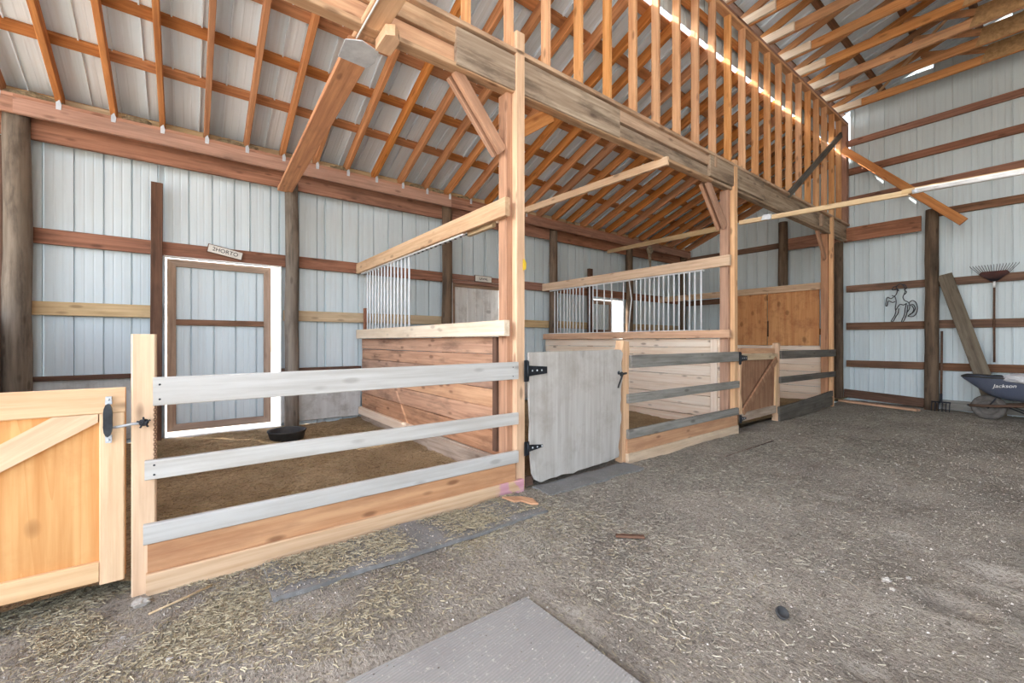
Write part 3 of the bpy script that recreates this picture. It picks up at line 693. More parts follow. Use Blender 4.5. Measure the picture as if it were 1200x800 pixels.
# ------------------------------------------------------------------ gates
g0 = thing('stall_gate', (XF, -0.85, 0.1), 'knotty pine stall gate with diagonal brace and dark pull handle', 'gate')
prism('panel', [(-1.45, 0.12), (-0.225, 0.11), (-0.225, 0.985), (-1.45, 0.99)], 'x', 0.018, 'ply_pine', g0, (-2.70, 0, 0))
board('top_board', (-2.678, -1.45, 0.932), (-2.678, -0.225, 0.93), 0.115, 0.026, 'pine', g0)
board('stile', (-2.678, -0.270, 0.10), (-2.678, -0.270, 0.872), 0.085, 0.026, 'pine', g0, up=(0, 1, 0))
board('stile', (-2.678, -1.405, 0.12), (-2.678, -1.405, 0.872), 0.085, 0.026, 'pine', g0, up=(0, 1, 0))
board('bottom_board', (-2.678, -1.36, 0.16), (-2.678, -0.314, 0.158), 0.09, 0.026, 'pine', g0)
m_ = [(-1.36, 0.06), (-1.36, 0.16), (-0.36, 0.868), (-0.315, 0.868), (-0.315, 0.79)]
prism('brace', [(-1.36, 0.215), (-1.36, 0.29), (-0.46, 0.872), (-0.316, 0.872), (-0.316, 0.835)][:5], 'x', 0.026, 'pine', g0, (-2.678, 0, 0), grain=(0, 0.9, 0.6))
# pull handle: oval plate grip
hd = prism('handle', [(0.020 * math.sin(a) * (0.75 + 0.25 * abs(math.cos(a))), 0.075 * math.cos(a)) for a in [2 * math.pi * k / 16 for k in range(16)]], 'x', 0.022, 'black_iron', g0, (-2.632, -0.280, 0.845))
for s in (1, -1):
    prism('handle_foot', [(-0.012, 0), (0.012, 0), (0.010, 0.035 * s), (-0.010, 0.035 * s)], 'x', 0.010, 'steel', hd, (-2.655, -0.280, 0.845 + s * 0.070))
    lathe('screw', [(0.0, 0.004), (0.005, 0.003), (0.007, 0)], 'steel', hd, Matrix.Translation((-2.649, -0.280, 0.845 + s * 0.092)) @ Matrix.Rotation(R(90), 4, 'Y'), 8)
lt = tube('latch_bar', [(-2.650, -0.268, 0.808), (-2.640, -0.235, 0.812), (-2.655, -0.205, 0.815), (-2.645, -0.17, 0.818)], 0.006, 'steel', g0)
clump('latch_knob', (-2.643, -0.158, 0.820), (0.016, 0.018, 0.016), 'black_iron', lt)
for a in (0.4, 1.6, 2.8, 4.2, 5.4):
    tube('prong', [(-2.640, -0.158, 0.820), (-2.632, -0.158 + 0.026 * math.cos(a), 0.820 + 0.026 * math.sin(a))], 0.004, 'black_iron', lt)
strap_hinge(g0, -1.44, 0.85, 1, x=-2.660); strap_hinge(g0, -1.44, 0.25, 1, x=-2.660)
pt = thing('gate_post', (XF, -1.50, 0), 'pine post that the knotty pine gate hangs from', 'post')
board('timber', (-2.715, -1.51, -0.02), (-2.715, -1.51, 1.24), 0.09, 0.09, 'pine', pt, up=(0, 1, 0))

g1 = thing('stall_gate', (XF, 2.8, 0.04), 'weathered grey plywood stall gate with ragged edges and black strap hinges', 'gate')
pts = []
def wob(a, b, n, amp, seed):
    out = []
    for i in range(n):
        u = i / n; p = Vector(a).lerp(Vector(b), u); d = (Vector(b) - Vector(a)).normalized(); nn = Vector((-d.y, d.x))
        p = p + nn * amp * noise.noise(Vector((u * 7 + seed, seed, 0))); out.append((p.x, p.y))
    return out
pts += [(2.300, 0.052), (2.33, 0.045)] + wob((2.36, 0.05), (3.27, 0.075), 14, 0.022, 3)
pts += [(3.31, 0.09)] + wob((3.320, 0.13), (3.365, 1.05), 18, 0.034, 8)
pts += [(3.375, 1.085), (3.34, 1.118)] + wob((3.30, 1.122), (2.21, 1.112), 8, 0.006, 1)
pts += [(2.190, 1.11)] + wob((2.190, 1.10), (2.205, 0.22), 8, 0.010, 5) + [(2.225, 0.13), (2.255, 0.075)]
prism('panel', pts, 'x', 0.02, 'ply_grey', g1, (-2.655, 0, 0))
board('backing_board', (-2.685, 2.26, 1.03), (-2.685, 3.34, 1.03), 0.12, 0.035, 'ply_brown', g1)
board('backing_board', (-2.685, 2.28, 0.25), (-2.685, 3.32, 0.25), 0.12, 0.035, 'ply_brown', g1)
strap_hinge(g1, 2.158, 0.965, 1, 0.22, x=-2.640); strap_hinge(g1, 2.160, 0.345, 1, 0.17, x=-2.640, narrow=True)
lk = ring('latch_ring', (-2.638, 3.345, 0.885), 0.018, 'black_iron', g1)
tube('latch_strap', [(-2.635, 3.36, 0.885), (-2.632, 3.33, 0.84), (-2.636, 3.305, 0.79), (-2.640, 3.295, 0.755)], 0.008, 'rubber', lk)
clump('latch_knob', (-2.637, 3.30, 0.90), (0.010, 0.014, 0.018), 'black_iron', lk)
tube('latch_tie', [(-2.64, 3.34, 0.885), (-2.64, 3.42, 0.89)], 0.010, 'rubber', lk)
board('threshold_dark_strip', (-2.70, 2.17, 0.06), (-2.70, 2.27, 0.06), 0.08, 0.02, 'dark', g1)  # dark board set in the opening at the gate's lower corner

g2 = thing('stall_gate', (XF, 6.4, 0.14), 'brown plywood stall gate with a Z brace near the end wall', 'gate')
prism('panel', [(5.83, 0.18), (6.92, 0.17), (6.96, 0.5), (6.95, 1.0), (5.84, 1.0), (5.86, 0.6)], 'x', 0.018, 'ply_brown', g2, (-2.69, 0, 0))
board('top_board', (-2.675, 5.82, 1.075), (-2.675, 6.90, 1.065), 0.075, 0.03, 'kick', g2)
board('top_board', (-2.670, 5.82, 0.99), (-2.670, 6.99, 0.98), 0.085, 0.03, 'girt_pale', g2)
board('bottom_board', (-2.670, 5.83, 0.19), (-2.670, 6.95, 0.20), 0.11, 0.03, 'plank_grey', g2)
board('stile', (-2.668, 6.955, 0.25), (-2.668, 6.985, 0.93), 0.075, 0.03, 'pine', g2, up=(0, 1, 0))
prism('stile', [(5.80, 0.24), (5.87, 0.24), (5.86, 0.4), (5.83, 0.5), (5.84, 0.8), (5.88, 0.93), (5.80, 0.94)], 'x', 0.03, 'post', g2, (-2.668, 0, 0), grain=(0, 0, 1))
board('brace', (-2.650, 5.88, 0.26), (-2.650, 6.93, 0.94), 0.09, 0.03, 'ply_brown', g2)
strap_hinge(g2, 5.775, 0.98, 1, 0.20, x=-2.640); strap_hinge(g2, 5.785, 0.18, 1, 0.16, x=-2.640, narrow=True)

# ------------------------------------------------------------------ partitions between the stalls
def planks(par, y, x0, x1, edges, mats, th=0.036, yo=None):
    for i, (a, b) in enumerate(zip(edges, edges[1:])):
        yy_ = y + (yo[i] if yo else rnd(-.004, .004))
        board('plank', (x0, yy_, (a + b) / 2 + rnd(-.004, .004)), (x1, yy_, (a + b) / 2 + rnd(-.004, .004)), b - a - 0.006, th, mats[i % len(mats)], par)
q1 = thing('stall_partition', (-4.5, 2.06, 0), 'reddish plank partition with a short row of bars beside the whitewashed fence', 'partition')
planks(q1, 2.07, -6.32, -2.845, [0.0, 0.245, 0.45, 0.64, 0.80, 0.95, 1.095, 1.245], ['plank_grey', 'plank_red', 'plank_red', 'kick', 'plank_red', 'plank_red', 'plank_red'], yo=[-0.012, 0, -0.004, 0.004, 0, 0.004, 0])
board('kick_board', (-4.1, 2.025, 0.10), (-2.86, 2.025, 0.14), 0.22, 0.03, 'plank_grey', q1)
board('kick_board', (-6.3, 2.02, 0.20), (-4.35, 2.02, 0.205), 0.10, 0.05, 'plank_pale', q1)
board('cleat', (-2.88, 2.03, 0.3), (-2.88, 2.03, 1.235), 0.05, 0.04, 'dark', q1, up=(1, 0, 0))
board('cap_board', (-6.28, 1.982, 1.305), (-2.672, 1.99, 1.305), 0.125, 0.05, 'cap', q1)
board('top_rail', (-6.30, 1.985, 2.255), (-2.672, 1.995, 2.255), 0.145, 0.045, 'grilletop', q1)
board('bar_channel', (-6.20, 2.02, 2.178), (-3.35, 2.02, 2.178), 0.022, 0.045, 'pipe', q1)
board('cleat', (-2.95, 2.06, 2.19), (-3.35, 2.06, 2.185), 0.05, 0.04, 'girt_pale', q1)
board('end_stud', (-6.18, 2.06, 1.37), (-6.18, 2.06, 1.68), 0.07, 0.05, 'girt', q1, up=(1, 0, 0))
def bars(par, xs, y, z0, z1, bent=()):
    me = None
    for i, x in enumerate(xs):
        if i in bent:
            tube('bar', [(x - 0.05, y, z1), (x - 0.01, y + 0.01, (z0 + z1) / 2 + .1), (x - 0.03, y, (z0 + z1) / 2 - .1), (x - 0.06, y, z0)], 0.009, 'pipe', par, n=8); continue
        if me is None:
            o = tube('bar', [(x, y, z0), (x, y, z1)], 0.0115, 'pipe', par, n=8); me = o.data
        else: meshobj('bar', me, par, Matrix.Translation((x, y, z0)))
bars(q1, [-5.98 + 0.108 * i for i in range(14)], 2.02, 1.25, 2.18)
for i in range(12):
    board('socket', (-4.42 + 0.1 * i, 2.015, 2.160), (-4.42 + 0.1 * i, 2.015, 2.172), 0.02, 0.02, 'black_iron', q1, up=(1, 0, 0))
q2 = thing('stall_partition', (-4.5, 5.70, 0), 'pale plank partition topped by a full row of grey bars', 'partition')
planks(q2, 5.68, -6.32, -2.845, [0.02, 0.17, 0.31, 0.45, 0.59, 0.73, 0.87, 1.0, 1.12, 1.245], ['plank_pale'])
board('batten', (-2.92, 5.645, 0.1), (-2.92, 5.645, 1.235), 0.09, 0.03, 'plank_pale', q2, up=(1, 0, 0))
board('cap_board', (-6.28, 5.588, 1.295), (-2.68, 5.595, 1.30), 0.105, 0.06, 'kick', q2)
board('bar_sill', (-6.15, 5.61, 1.352), (-3.05, 5.61, 1.355), 0.012, 0.05, 'pipe', q2)
board('top_rail', (-6.32, 5.592, 2.26), (-2.68, 5.60, 2.255), 0.14, 0.045, 'grilletop', q2)
board('bar_channel', (-6.15, 5.63, 2.182), (-3.06, 5.63, 2.178), 0.025, 0.045, 'pipe', q2)
B2 = [-6.02, -5.94, -5.86, -5.76, -5.68, -5.61, -5.53, -5.45, -5.36, -5.28, -5.13, -5.05, -4.96, -4.8, -4.64, -4.4, -4.24, -4.15, -4.07, -3.99, -3.91, -3.83, -3.75, -3.67, -3.59, -3.5, -3.42, -3.34, -3.26, -3.18, -3.09]
bars(q2, B2, 5.625, 1.352, 2.185, bent=(16,))
q3 = thing('stall_partition', (-4.5, 9.5, 0), 'orange plywood partition over pale planks at the far end of the stalls', 'partition')
planks(q3, 9.56, -6.10, -2.84, [0.06, 0.20, 0.34, 0.48, 0.62, 0.76, 0.90, 1.04, 1.12], ['plank_pale'])
for a, b in ((-4.48, -3.82), (-3.81, -2.90)):
    prism('plywood_sheet', [(a, 1.12), (b - .004, 1.12), (b - .004, 2.20), (a, 2.20)], 'y', 0.018, 'ply_orange', q3, (0, 9.55, 0))
board('top_rail', (-6.30, 9.51, 2.245), (-2.78, 9.51, 2.25), 0.13, 0.05, 'grilletop', q3)
board('batten', (-3.80, 9.53, 1.3), (-3.80, 9.53, 1.62), 0.03, 0.01, 'dark', q3, up=(1, 0, 0))
q0 = thing('stall_partition', (-4.5, -1.62, 0), 'dark plank partition behind the round corner pole', 'partition')
planks(q0, -1.62, -6.3, -2.8, [0.02, 0.30, 0.58, 0.86, 1.14, 1.42], ['dark'])
board('cap_board', (-6.3, -1.62, 1.45), (-2.8, -1.62, 1.45), 0.05, 0.10, 'dark', q0)

# ------------------------------------------------------------------ ties and braces up in the frame
t1 = thing('tie_board', (-4.4, 0.97, 3.12), 'wide orange tie board with a metal plate running from wall pole to beam', 'board')
board('plank', (-6.20, 1.02, 3.165), (-2.82, 0.915, 3.15), 0.045, 0.17, 'rafter', t1)
board('plank', (-3.02, 0.94, 3.20), (-2.20, 0.96, 3.23), 0.04, 0.15, 'post', t1)
prism('metal_plate', [(-0.10, -0.10), (0.10, -0.11), (0.15, -0.02), (0.11, 0.10), (-0.02, 0.12), (-0.11, 0.09)], 'z', 0.006, 'steel', t1, (-2.90, 0.915, 3.122), label='bent galvanised plate')
tube('wire', [(-2.99, 0.88, 3.15), (-2.80, 0.88, 3.17), (-2.6, 0.89, 3.19), (-2.2, 0.90, 3.21)], 0.006, 'tube', t1)
prism('block', [(-0.10, -0.05), (0.08, -0.05), (0.11, 0.0), (0.06, 0.05), (-0.10, 0.05)], 'z', 0.07, 'post', t1, (-2.68, 1.04, 3.15))
t2 = thing('tie_board', (-4.4, 4.1, 3.12), 'long pine tie board under the low roof behind the yellow-tagged post', 'board')
board('plank', (-6.25, 4.06, 3.20), (-2.64, 4.13, 3.15), 0.09, 0.04, 'pine', t2)
t3 = thing('tie_board', (-4.4, 6.5, 2.9), 'thin pine brace from the middle stall post to the wall header', 'board')
board('plank', (-6.17, 7.36, 3.17), (-2.80, 5.74, 2.73), 0.075, 0.04, 'girt_pale', t3)
lb = thing('cross_board', (-1.0, 5.76, 2.7), 'sagging raw board crossing the aisle from the middle stall post', 'board')
board('plank', (-2.66, 5.81, 2.765), (-1.0, 5.80, 2.70), 0.055, 0.04, 'girt_pale', lb); board('plank', (-1.05, 5.80, 2.715), (1.9, 5.80, 2.60), 0.055, 0.04, 'girt_pale', lb)
prism('bracket', [(-0.05, -0.02), (0.06, -0.03), (0.07, 0.03), (-0.02, 0.045)], 'y', 0.05, 'steel', lb, (-2.33, 5.79, 2.75))
ft = thing('tube_light', (-0.2, 5.77, 2.62), 'white fluorescent tube fixture hung below the raw cross board', 'lamp')
a, b = Vector((-0.95, 5.755, 2.690)), Vector((0.55, 5.755, 2.632))
tube('tube', [a, b], 0.019, 'tube', ft, n=12)
board('housing', a + Vector((0, 0.03, 0.022)), b + Vector((0, 0.03, 0.022)), 0.03, 0.045, 'white', ft)
for p, s in ((a, -1), (b, 1)): tube('end_cap', [p + Vector((0.015 * s, 0, 0)), p - Vector((0.03 * s, 0, 0))], 0.021, 'steel', ft, n=12)
cb = thing('corner_brace', (-1.9, 10.2, 4.0), 'orange diagonal brace crossing the end wall above the dark pole', 'board')
board('plank', (-2.74, 10.30, 4.98), (-1.06, 9.98, 3.13), 0.13, 0.04, 'rafter', cb, up=(1, 0, 1))

# ------------------------------------------------------------------ name signs
s1 = thing('name_sign', (-6.33, 0.385, 2.29), 'small white name sign hanging crooked above the metal stall door', 'sign')
th_ = R(-11)
mb = Matrix.Translation((-6.335, 0.385, 2.300)) @ Matrix.Rotation(th_, 4, 'X')
ax = Vector((0, math.cos(th_), math.sin(th_))); c = Vector((-6.335, 0.385, 2.300)); nrm = Vector((0, -math.sin(th_), math.cos(th_)))
board('backing', c - ax * 0.185, c + ax * 0.185, 0.105, 0.02, 'dark', s1, up=nrm)
board('face', c - ax * 0.175 + Vector((0.011, 0, 0)), c + ax * 0.175 + Vector((0.011, 0, 0)), 0.088, 0.004, 'signface', s1, up=nrm)
TXT = Matrix(((0, 0, 1), (1, 0, 0), (0, 1, 0))).to_4x4()
text('lettering', '2HORTO', 0.066, 'ink', s1, Matrix.Translation(c + Vector((0.0145, 0, 0))) @ Matrix.Rotation(th_, 4, 'X') @ TXT)
s2 = thing('name_sign', (-6.33, 4.19, 2.31), 'small white name sign above the peeling white door', 'sign')
c = Vector((-6.335, 4.19, 2.305))
board('backing', c - Vector((0, 0.18, 0)), c + Vector((0, 0.18, 0)), 0.115, 0.02, 'dark', s2)
board('face', c + Vector((0.011, -0.17, 0)), c + Vector((0.011, 0.17, 0)), 0.098, 0.004, 'signface', s2)
text('lettering', 'LAVAL', 0.06, 'ink', s2, Matrix.Translation(c + Vector((0.0145, 0, 0))) @ TXT)

# ------------------------------------------------------------------ things along the end wall
rk = thing('leaf_rake', (-0.77, 10.50, 0.9), 'old leaf rake with a rusty fan hanging head up on the end wall', 'rake')
tube('handle', [(-0.77, 10.50, 0.86), (-0.772, 10.50, 1.6), (-0.77, 10.49, 2.12)], 0.014, 'handle', rk)
tube('ferrule', [(-0.77, 10.49, 2.08), (-0.77, 10.485, 2.18)], 0.02, 'pipe', rk, label='pale ferrule')
prism('fan_plate', [(-0.02, 0), (0.02, 0), (0.17, 0.15), (0.14, 0.19), (-0.14, 0.19), (-0.17, 0.15)], 'y', 0.006, 'rust', rk, (-0.77, 10.48, 2.16))
for i in range(17):
    u = (i - 8) / 8; a = u * 0.75
    tube('tine', [(-0.77 + 0.03 * u, 10.475, 2.18), (-0.77 + 0.17 * u, 10.47, 2.32), (-0.77 + 0.265 * u, 10.46, 2.44 + 0.0 * abs(u)), (-0.77 + 0.268 * u, 10.43, 2.452)], 0.0035, 'wire', rk, n=5)
pf = thing('manure_fork', (-1.36, 10.35, 0.0), 'dark manure fork standing tines down beside the end wall pole', 'fork')
tube('handle', [(-1.375, 10.475, 1.38), (-1.372, 10.42, 0.8), (-1.37, 10.36, 0.22)], 0.016, 'handle', pf)
tube('ferrule', [(-1.37, 10.365, 0.30), (-1.37, 10.345, 0.16)], 0.019, 'wire', pf)
tube('crossbar', [(-1.49, 10.345, 0.155), (-1.25, 10.345, 0.155)], 0.012, 'wire', pf)
for i in range(6):
    xt = -1.48 + i * 0.044
    tube('tine', [(xt, 10.345, 0.16), (xt, 10.30, 0.10), (xt, 10.285, 0.0)], 0.007, 'wire', pf, n=6)
lo = thing('leaning_board', (-0.8, 10.3, 0), 'grey brown plank leaning on the end wall behind the wheelbarrow', 'board')
board('plank', (-0.70, 10.12, 0.02), (-1.345, 10.47, 2.36), 0.19, 0.045, 'lean', lo, up=(1, 0.2, 0.3))
board('loose_board', (-2.76, 10.20, 0.045), (-1.58, 9.86, 0.035), 0.035, 0.12, 'kick', None)
tag(bpy.data.objects['loose_board'], 'pale orange board lying on the dirt at the foot of the end wall', 'board')
# wire horse ornament
hx = thing('horse_ornament', (-1.9, 10.5, 1.54), 'prancing horse made of bent dark wire on the end wall', 'ornament')
def wirepath(nm, pts, r=0.008, closed=False):
    # (u,v) read in a 0..60 square, u right, v down; catmull-rom smoothed
    P = [Vector((-2.20 + 0.0098 * u, 10.49, 2.28 - 0.0146 * v)) for u, v in pts]; out = []
    for i in range(len(P) - 1):
        p0, p1, p2, p3 = P[max(i - 1, 0)], P[i], P[i + 1], P[min(i + 2, len(P) - 1)]
        for k in range(4):
            s = k / 4; out.append(0.5 * ((2 * p1) + (-p0 + p2) * s + (2 * p0 - 5 * p1 + 4 * p2 - p3) * s * s + (-p0 + 3 * p1 - 3 * p2 + p3) * s ** 3))
    out.append(P[-1]); tube(nm, out, r, 'wire', hx, n=5)
wirepath('head_wire', [(26, 10), (22, 4), (18, 5), (17, 8), (21, 8), (24, 8), (23, 13), (20, 16), (16, 15)])
wirepath('neck_wire', [(22, 4), (28, 1), (33, 4), (35, 10), (34, 14), (32, 18), (34, 22), (38, 24)])
wirepath('mane_wire', [(30, 2), (35, 3), (37, 7), (34, 9), (37, 12), (34, 15)])
wirepath('chest_wire', [(20, 16), (22, 21), (22, 26), (21, 31), (22, 36)])
wirepath('foreleg_wire', [(20, 16), (15, 19), (10, 17), (8, 20), (7, 27), (9, 28), (11, 22), (17, 24), (21, 23)])
wirepath('belly_wire', [(22, 34), (25, 30), (28, 27), (33, 28), (37, 26)])
wirepath('foreleg_wire', [(22, 36), (20, 41), (17, 45), (15, 48), (18, 48), (22, 42), (25, 38), (26, 32)])
wirepath('hindleg_wire', [(37, 26), (35, 33), (34, 40), (31, 46), (30, 49), (33, 48), (37, 40), (38, 34), (39, 28)])
wirepath('rump_wire', [(38, 24), (41, 27), (41, 33), (37, 38)])
wirepath('tail_wire', [(40, 26), (45, 23), (50, 26), (52, 33), (50, 40), (45, 43), (39, 42), (44, 39), (47, 34), (44, 29)])
wirepath('tail_wire', [(41, 29), (46, 28), (49, 33), (46, 38), (41, 40)])
# wheelbarrow
wb = thing('wheelbarrow', (-0.4, 9.85, 0), 'dark blue wheelbarrow with lettered tray parked at the end wall', 'wheelbarrow')
def tray():
    # stations along x: (x, half width bottom, z bottom, half width top, z top)
    st = [(-1.04, 0.20, 0.635, 0.24, 0.665), (-0.90, 0.17, 0.50, 0.30, 0.665), (-0.72, 0.17, 0.33, 0.33, 0.66), (-0.40, 0.19, 0.30, 0.35, 0.65), (-0.10, 0.20, 0.32, 0.35, 0.645), (0.06, 0.22, 0.50, 0.34, 0.64), (0.12, 0.24, 0.60, 0.33, 0.64)]
    vs, fs = [], []
    n = 8
    for x, wb_, zb_, wt_, zt_ in st:
        sec = [(-wt_, zt_), (-(wt_ * .6 + wb_ * .4), zb_ + (zt_ - zb_) * .55), (-(wt_ * .2 + wb_ * .8), zb_ + (zt_ - zb_) * .15), (-wb_ * .8, zb_), (wb_ * .8, zb_), ((wt_ * .2 + wb_ * .8), zb_ + (zt_ - zb_) * .15), ((wt_ * .6 + wb_ * .4), zb_ + (zt_ - zb_) * .55), (wt_, zt_)]
        vs += [(x, 9.85 + yy_, z) for yy_, z in sec]
    for i in range(len(st) - 1):
        for k in range(n - 1): fs.append((i * n + k, i * n + k + 1, (i + 1) * n + k + 1, (i + 1) * n + k))
    fs.append(tuple(range(n))); e = (len(st) - 1) * n; fs.append(tuple(e + k for k in range(n - 1, -1, -1)))
    me = bpy.data.meshes.new('tray'); me.from_pydata(vs, [], fs); me.update(); me.materials.append(M['blue_tray'])
    o = meshobj('tray', me, wb, Matrix.Identity(4)); md = o.modifiers.new('thick', 'SOLIDIFY'); md.thickness = 0.006; md.offset = 1
    md2 = o.modifiers.new('sub', 'SUBSURF'); md2.levels = 1; md2.render_levels = 1; smooth(me)
    # the end faces are the sloped front/back walls: open only at the top
    rim = [(x, 9.85 - wt_, zt_) for x, _, _, wt_, zt_ in st] + [(x, 9.85 + wt_, zt_) for x, _, _, wt_, zt_ in reversed(st)]
    tube('rim', rim, 0.014, 'rubber', o, n=8, closed=True)
    return o
tr = tray()
text('lettering', 'Jackson', 0.075, 'white', tr, Matrix.Translation((-0.60, 9.85 - 0.318, 0.545)) @ Matrix.Rotation(R(-4), 4, 'Y') @ Matrix.Rotation(R(72), 4, 'X'), shear=0.25)
wc = Matrix.Translation((-0.78, 9.85, 0.185)) @ Matrix.Rotation(R(90), 4, 'X')
tp = [(0.19 - 0.045 + 0.047 * math.cos(a), 0.042 * math.sin(a)) for a in [2 * math.pi * k / 10 for k in range(10)]]
wh = lathe('wheel', tp, 'tyre', wb, wc, 28, closed=True)
lathe('rim_disc', [(0.0, 0.02), (0.05, 0.03), (0.06, 0.012), (0.10, 0.02), (0.112, 0.035)], 'tyre', wh, wc, 24)
lathe('rim_disc', [(0.0, -0.02), (0.05, -0.03), (0.06, -0.012), (0.10, -0.02), (0.112, -0.035)], 'tyre', wh, wc, 24)
tube('axle', [(-0.78, 9.74, 0.185), (-0.78, 9.96, 0.185)], 0.012, 'wire', wh)
for s in (-1, 1):
    tube('handle', [(-0.98, 9.85 + 0.06 * s, 0.20), (-0.78, 9.85 + 0.10 * s, 0.215), (-0.30, 9.85 + 0.20 * s, 0.27), (0.62, 9.85 + 0.30 * s, 0.50)], 0.020, 'handle', wb)
    tube('leg', [(-0.30, 9.85 + 0.20 * s, 0.26), (-0.16, 9.85 + 0.22 * s, 0.01), (0.02, 9.85 + 0.22 * s, 0.01), (0.12, 9.85 + 0.24 * s, 0.36)], 0.013, 'wire', wb)
    tube('brace', [(-0.78, 9.85 + 0.09 * s, 0.20), (-0.66, 9.85 + 0.13 * s, 0.40)], 0.010, 'wire', wb)
    tube('strut', [(-0.16, 9.85 + 0.21 * s, 0.03), (-0.62, 9.85 + 0.12 * s, 0.24)], 0.009, 'wire', wb)
tube('nose_guard', [(-0.98, 9.79, 0.20), (-1.0, 9.85, 0.20), (-0.98, 9.91, 0.20)], 0.012, 'wire', wb)
bg_ = clump('feed_bag', (-0.42, 9.60, 0.655), (0.20, 0.16, 0.075), 'bag', None)
tag(bg_, 'crumpled white plastic bag draped over the wheelbarrow edge', 'bag')

# ------------------------------------------------------------------ stall floor things
fp = thing('feed_pan', (-5.52, 0.93, 0.09), 'shallow black rubber feed pan on the stall bedding by the door', 'pan')
zf = stall_h(-5.52, 0.93)
lathe('bowl', [(0.0, 0.012), (0.14, 0.012), (0.165, 0.03), (0.185, 0.115), (0.205, 0.12), (0.205, 0.105), (0.195, 0.10), (0.172, 0.0), (0.0, 0.0)], 'rubber', fp, Matrix.Translation((-5.52, 0.93, zf - 0.008)), 28)
rp_ = thing('hanging_rope', (-6.05, 8.62, 3.2), 'frayed rope hanging from the wall header beyond the barred partition', 'rope')
tube('strand', [(-6.07, 8.72, 3.42), (-6.06, 8.72, 3.2), (-6.05, 8.73, 3.0), (-6.06, 8.72, 2.85)], [0.05, 0.035, 0.022, 0.015], 'rope', rp_)
clump('knot', (-6.06, 8.72, 3.36), (0.06, 0.09, 0.10), 'rope', rp_)

# ------------------------------------------------------------------ rubber mats
def mat_obj(name, x0, x1, y0, y1, z, mat, label, edge=0.006, step=0.06, th=0.018, zf=None):
    nx, ny = max(2, int((x1 - x0) / step)), max(2, int((y1 - y0) / step)); vs, fs = [], []
    cx, cy = (x0 + x1) / 2, (y0 + y1) / 2
    for j in range(ny + 1):
        for i in range(nx + 1):
            x = x0 + (x1 - x0) * i / nx; y = y0 + (y1 - y0) * j / ny
            ex = edge * nz(x, y, 3.0, 2) if (i in (0, nx) or j in (0, ny)) else 0
            vs.append((x + ex - cx, y + ex - cy, (zf(x, y) if zf else z) ))
    fs = [(j * (nx + 1) + i, j * (nx + 1) + i + 1, (j + 1) * (nx + 1) + i + 1, (j + 1) * (nx + 1) + i) for j in range(ny) for i in range(nx)]
    me = bpy.data.meshes.new(name); me.from_pydata(vs, [], fs); me.update(); me.materials.append(M[mat])
    o = meshobj(name, me, None, Matrix.Translation((cx, cy, 0))); md = o.modifiers.new('thick', 'SOLIDIFY'); md.thickness = th; md.offset = -1
    return tag(o, label, 'mat')
mat_obj('rubber_mat', -1.54, -0.25, -0.62, 1.26, 0.012, 'mat', 'dusty grey ribbed rubber mat lying in the open aisle', 0.004)
mat_obj('rubber_mat', -2.60, -2.22, 0.32, 2.02, 0.03, 'mat_dark', 'straw-covered rubber strip lying along the whitewashed fence', 0.02, zf=lambda x, y: 0.024 + ground_h(x, y) * 0.6 + 0.012 * nz(x, y, 2.2, 6), th=0.022)
mat_obj('rubber_mat', -2.66, -2.44, 2.24, 3.40, 0.02, 'mat_dark', 'worn rubber threshold strip under the weathered plywood gate', 0.025, zf=lambda x, y: 0.016 + ground_h(x, y) + 0.01 * nz(x, y, 2.6, 6), th=0.02)
prism('wood_scrap', [(-2.56, 1.86), (-2.48, 1.98), (-2.40, 2.02), (-2.30, 1.99), (-2.33, 1.95), (-2.42, 1.93), (-2.44, 1.88)], 'z', 0.012, 'kick', None, (0, 0, 0.046))
tag(bpy.data.objects['wood_scrap'], 'torn orange wood scrap on the rubber strip by the yellow-tagged post', 'scrap')

# ------------------------------------------------------------------ small things on the dirt
def stone(x, y, r, label, mat='stone', name='stone', group=None):
    o = clump(name, (x, y, ground_h(x, y) + r[2] * 0.5), r, mat, None); return tag(o, label, 'stone', group)
stone(-2.56, -0.16, (0.03, 0.035, 0.022), 'pale fist-sized stone at the foot of the pine fence post')
stone(-0.56, 2.77, (0.02, 0.022, 0.012), 'white pebble lying alone in the open dirt aisle')
for x, y in ((-2.32, -0.20), (-2.12, 0.10), (-2.08, -0.05), (-0.75, 3.3), (-0.4, 4.0), (-1.2, 5.6), (-0.9, 4.6), (-0.3, 4.9), (-1.7, 7.6), (-1.6, 7.2), (-0.95, 6.4), (-0.5, 2.9), (-0.52, 2.68), (-0.25, 3.9), (-1.0, 9.0)):
    s = rnd(0.006, 0.012); stone(x, y, (s, s * 1.2, s * 0.6), 'small pale pebble scattered on the dirt floor', group='pebbles scattered on the dirt')
cp = thing('rubber_plug', (-0.77, 2.06, 0), 'small black rubber cap lying on its side on the bare dirt', 'cap')
mwc = Matrix.Translation((-0.77, 2.06, ground_h(-0.77, 2.06) + 0.012)) @ Matrix.Rotation(R(38), 4, 'Y') @ Matrix.Rotation(R(20), 4, 'X')
lathe('shell', [(0.0, 0.0), (0.020, 0.0), (0.026, 0.006), (0.026, 0.020), (0.022, 0.020), (0.021, 0.008), (0.0, 0.006)], 'rubber', cp, mwc, 20)
def stick(p, q, r, label, mat='girt_pale', name='stick'):
    a = Vector((p[0], p[1], ground_h(*p) + r)); b = Vector((q[0], q[1], ground_h(*q) + r * 1.5)); m = (a + b) / 2 + Vector((0.01, 0.012, 0.006))
    o = tube(name, [a, m, b], r, mat, None, n=6); return tag(o, label, 'stick')
stick((-2.44, -0.13), (-2.55, 0.10), 0.005, 'thin dry stick beside the stone at the fence post')
o = board('wood_chip', (-1.70, 2.10, 0.008), (-1.58, 2.22, 0.010), 0.014, 0.035, 'dark', None); tag(o, 'rust brown wood chip on the dirt in front of the plywood gate', 'wood chip')
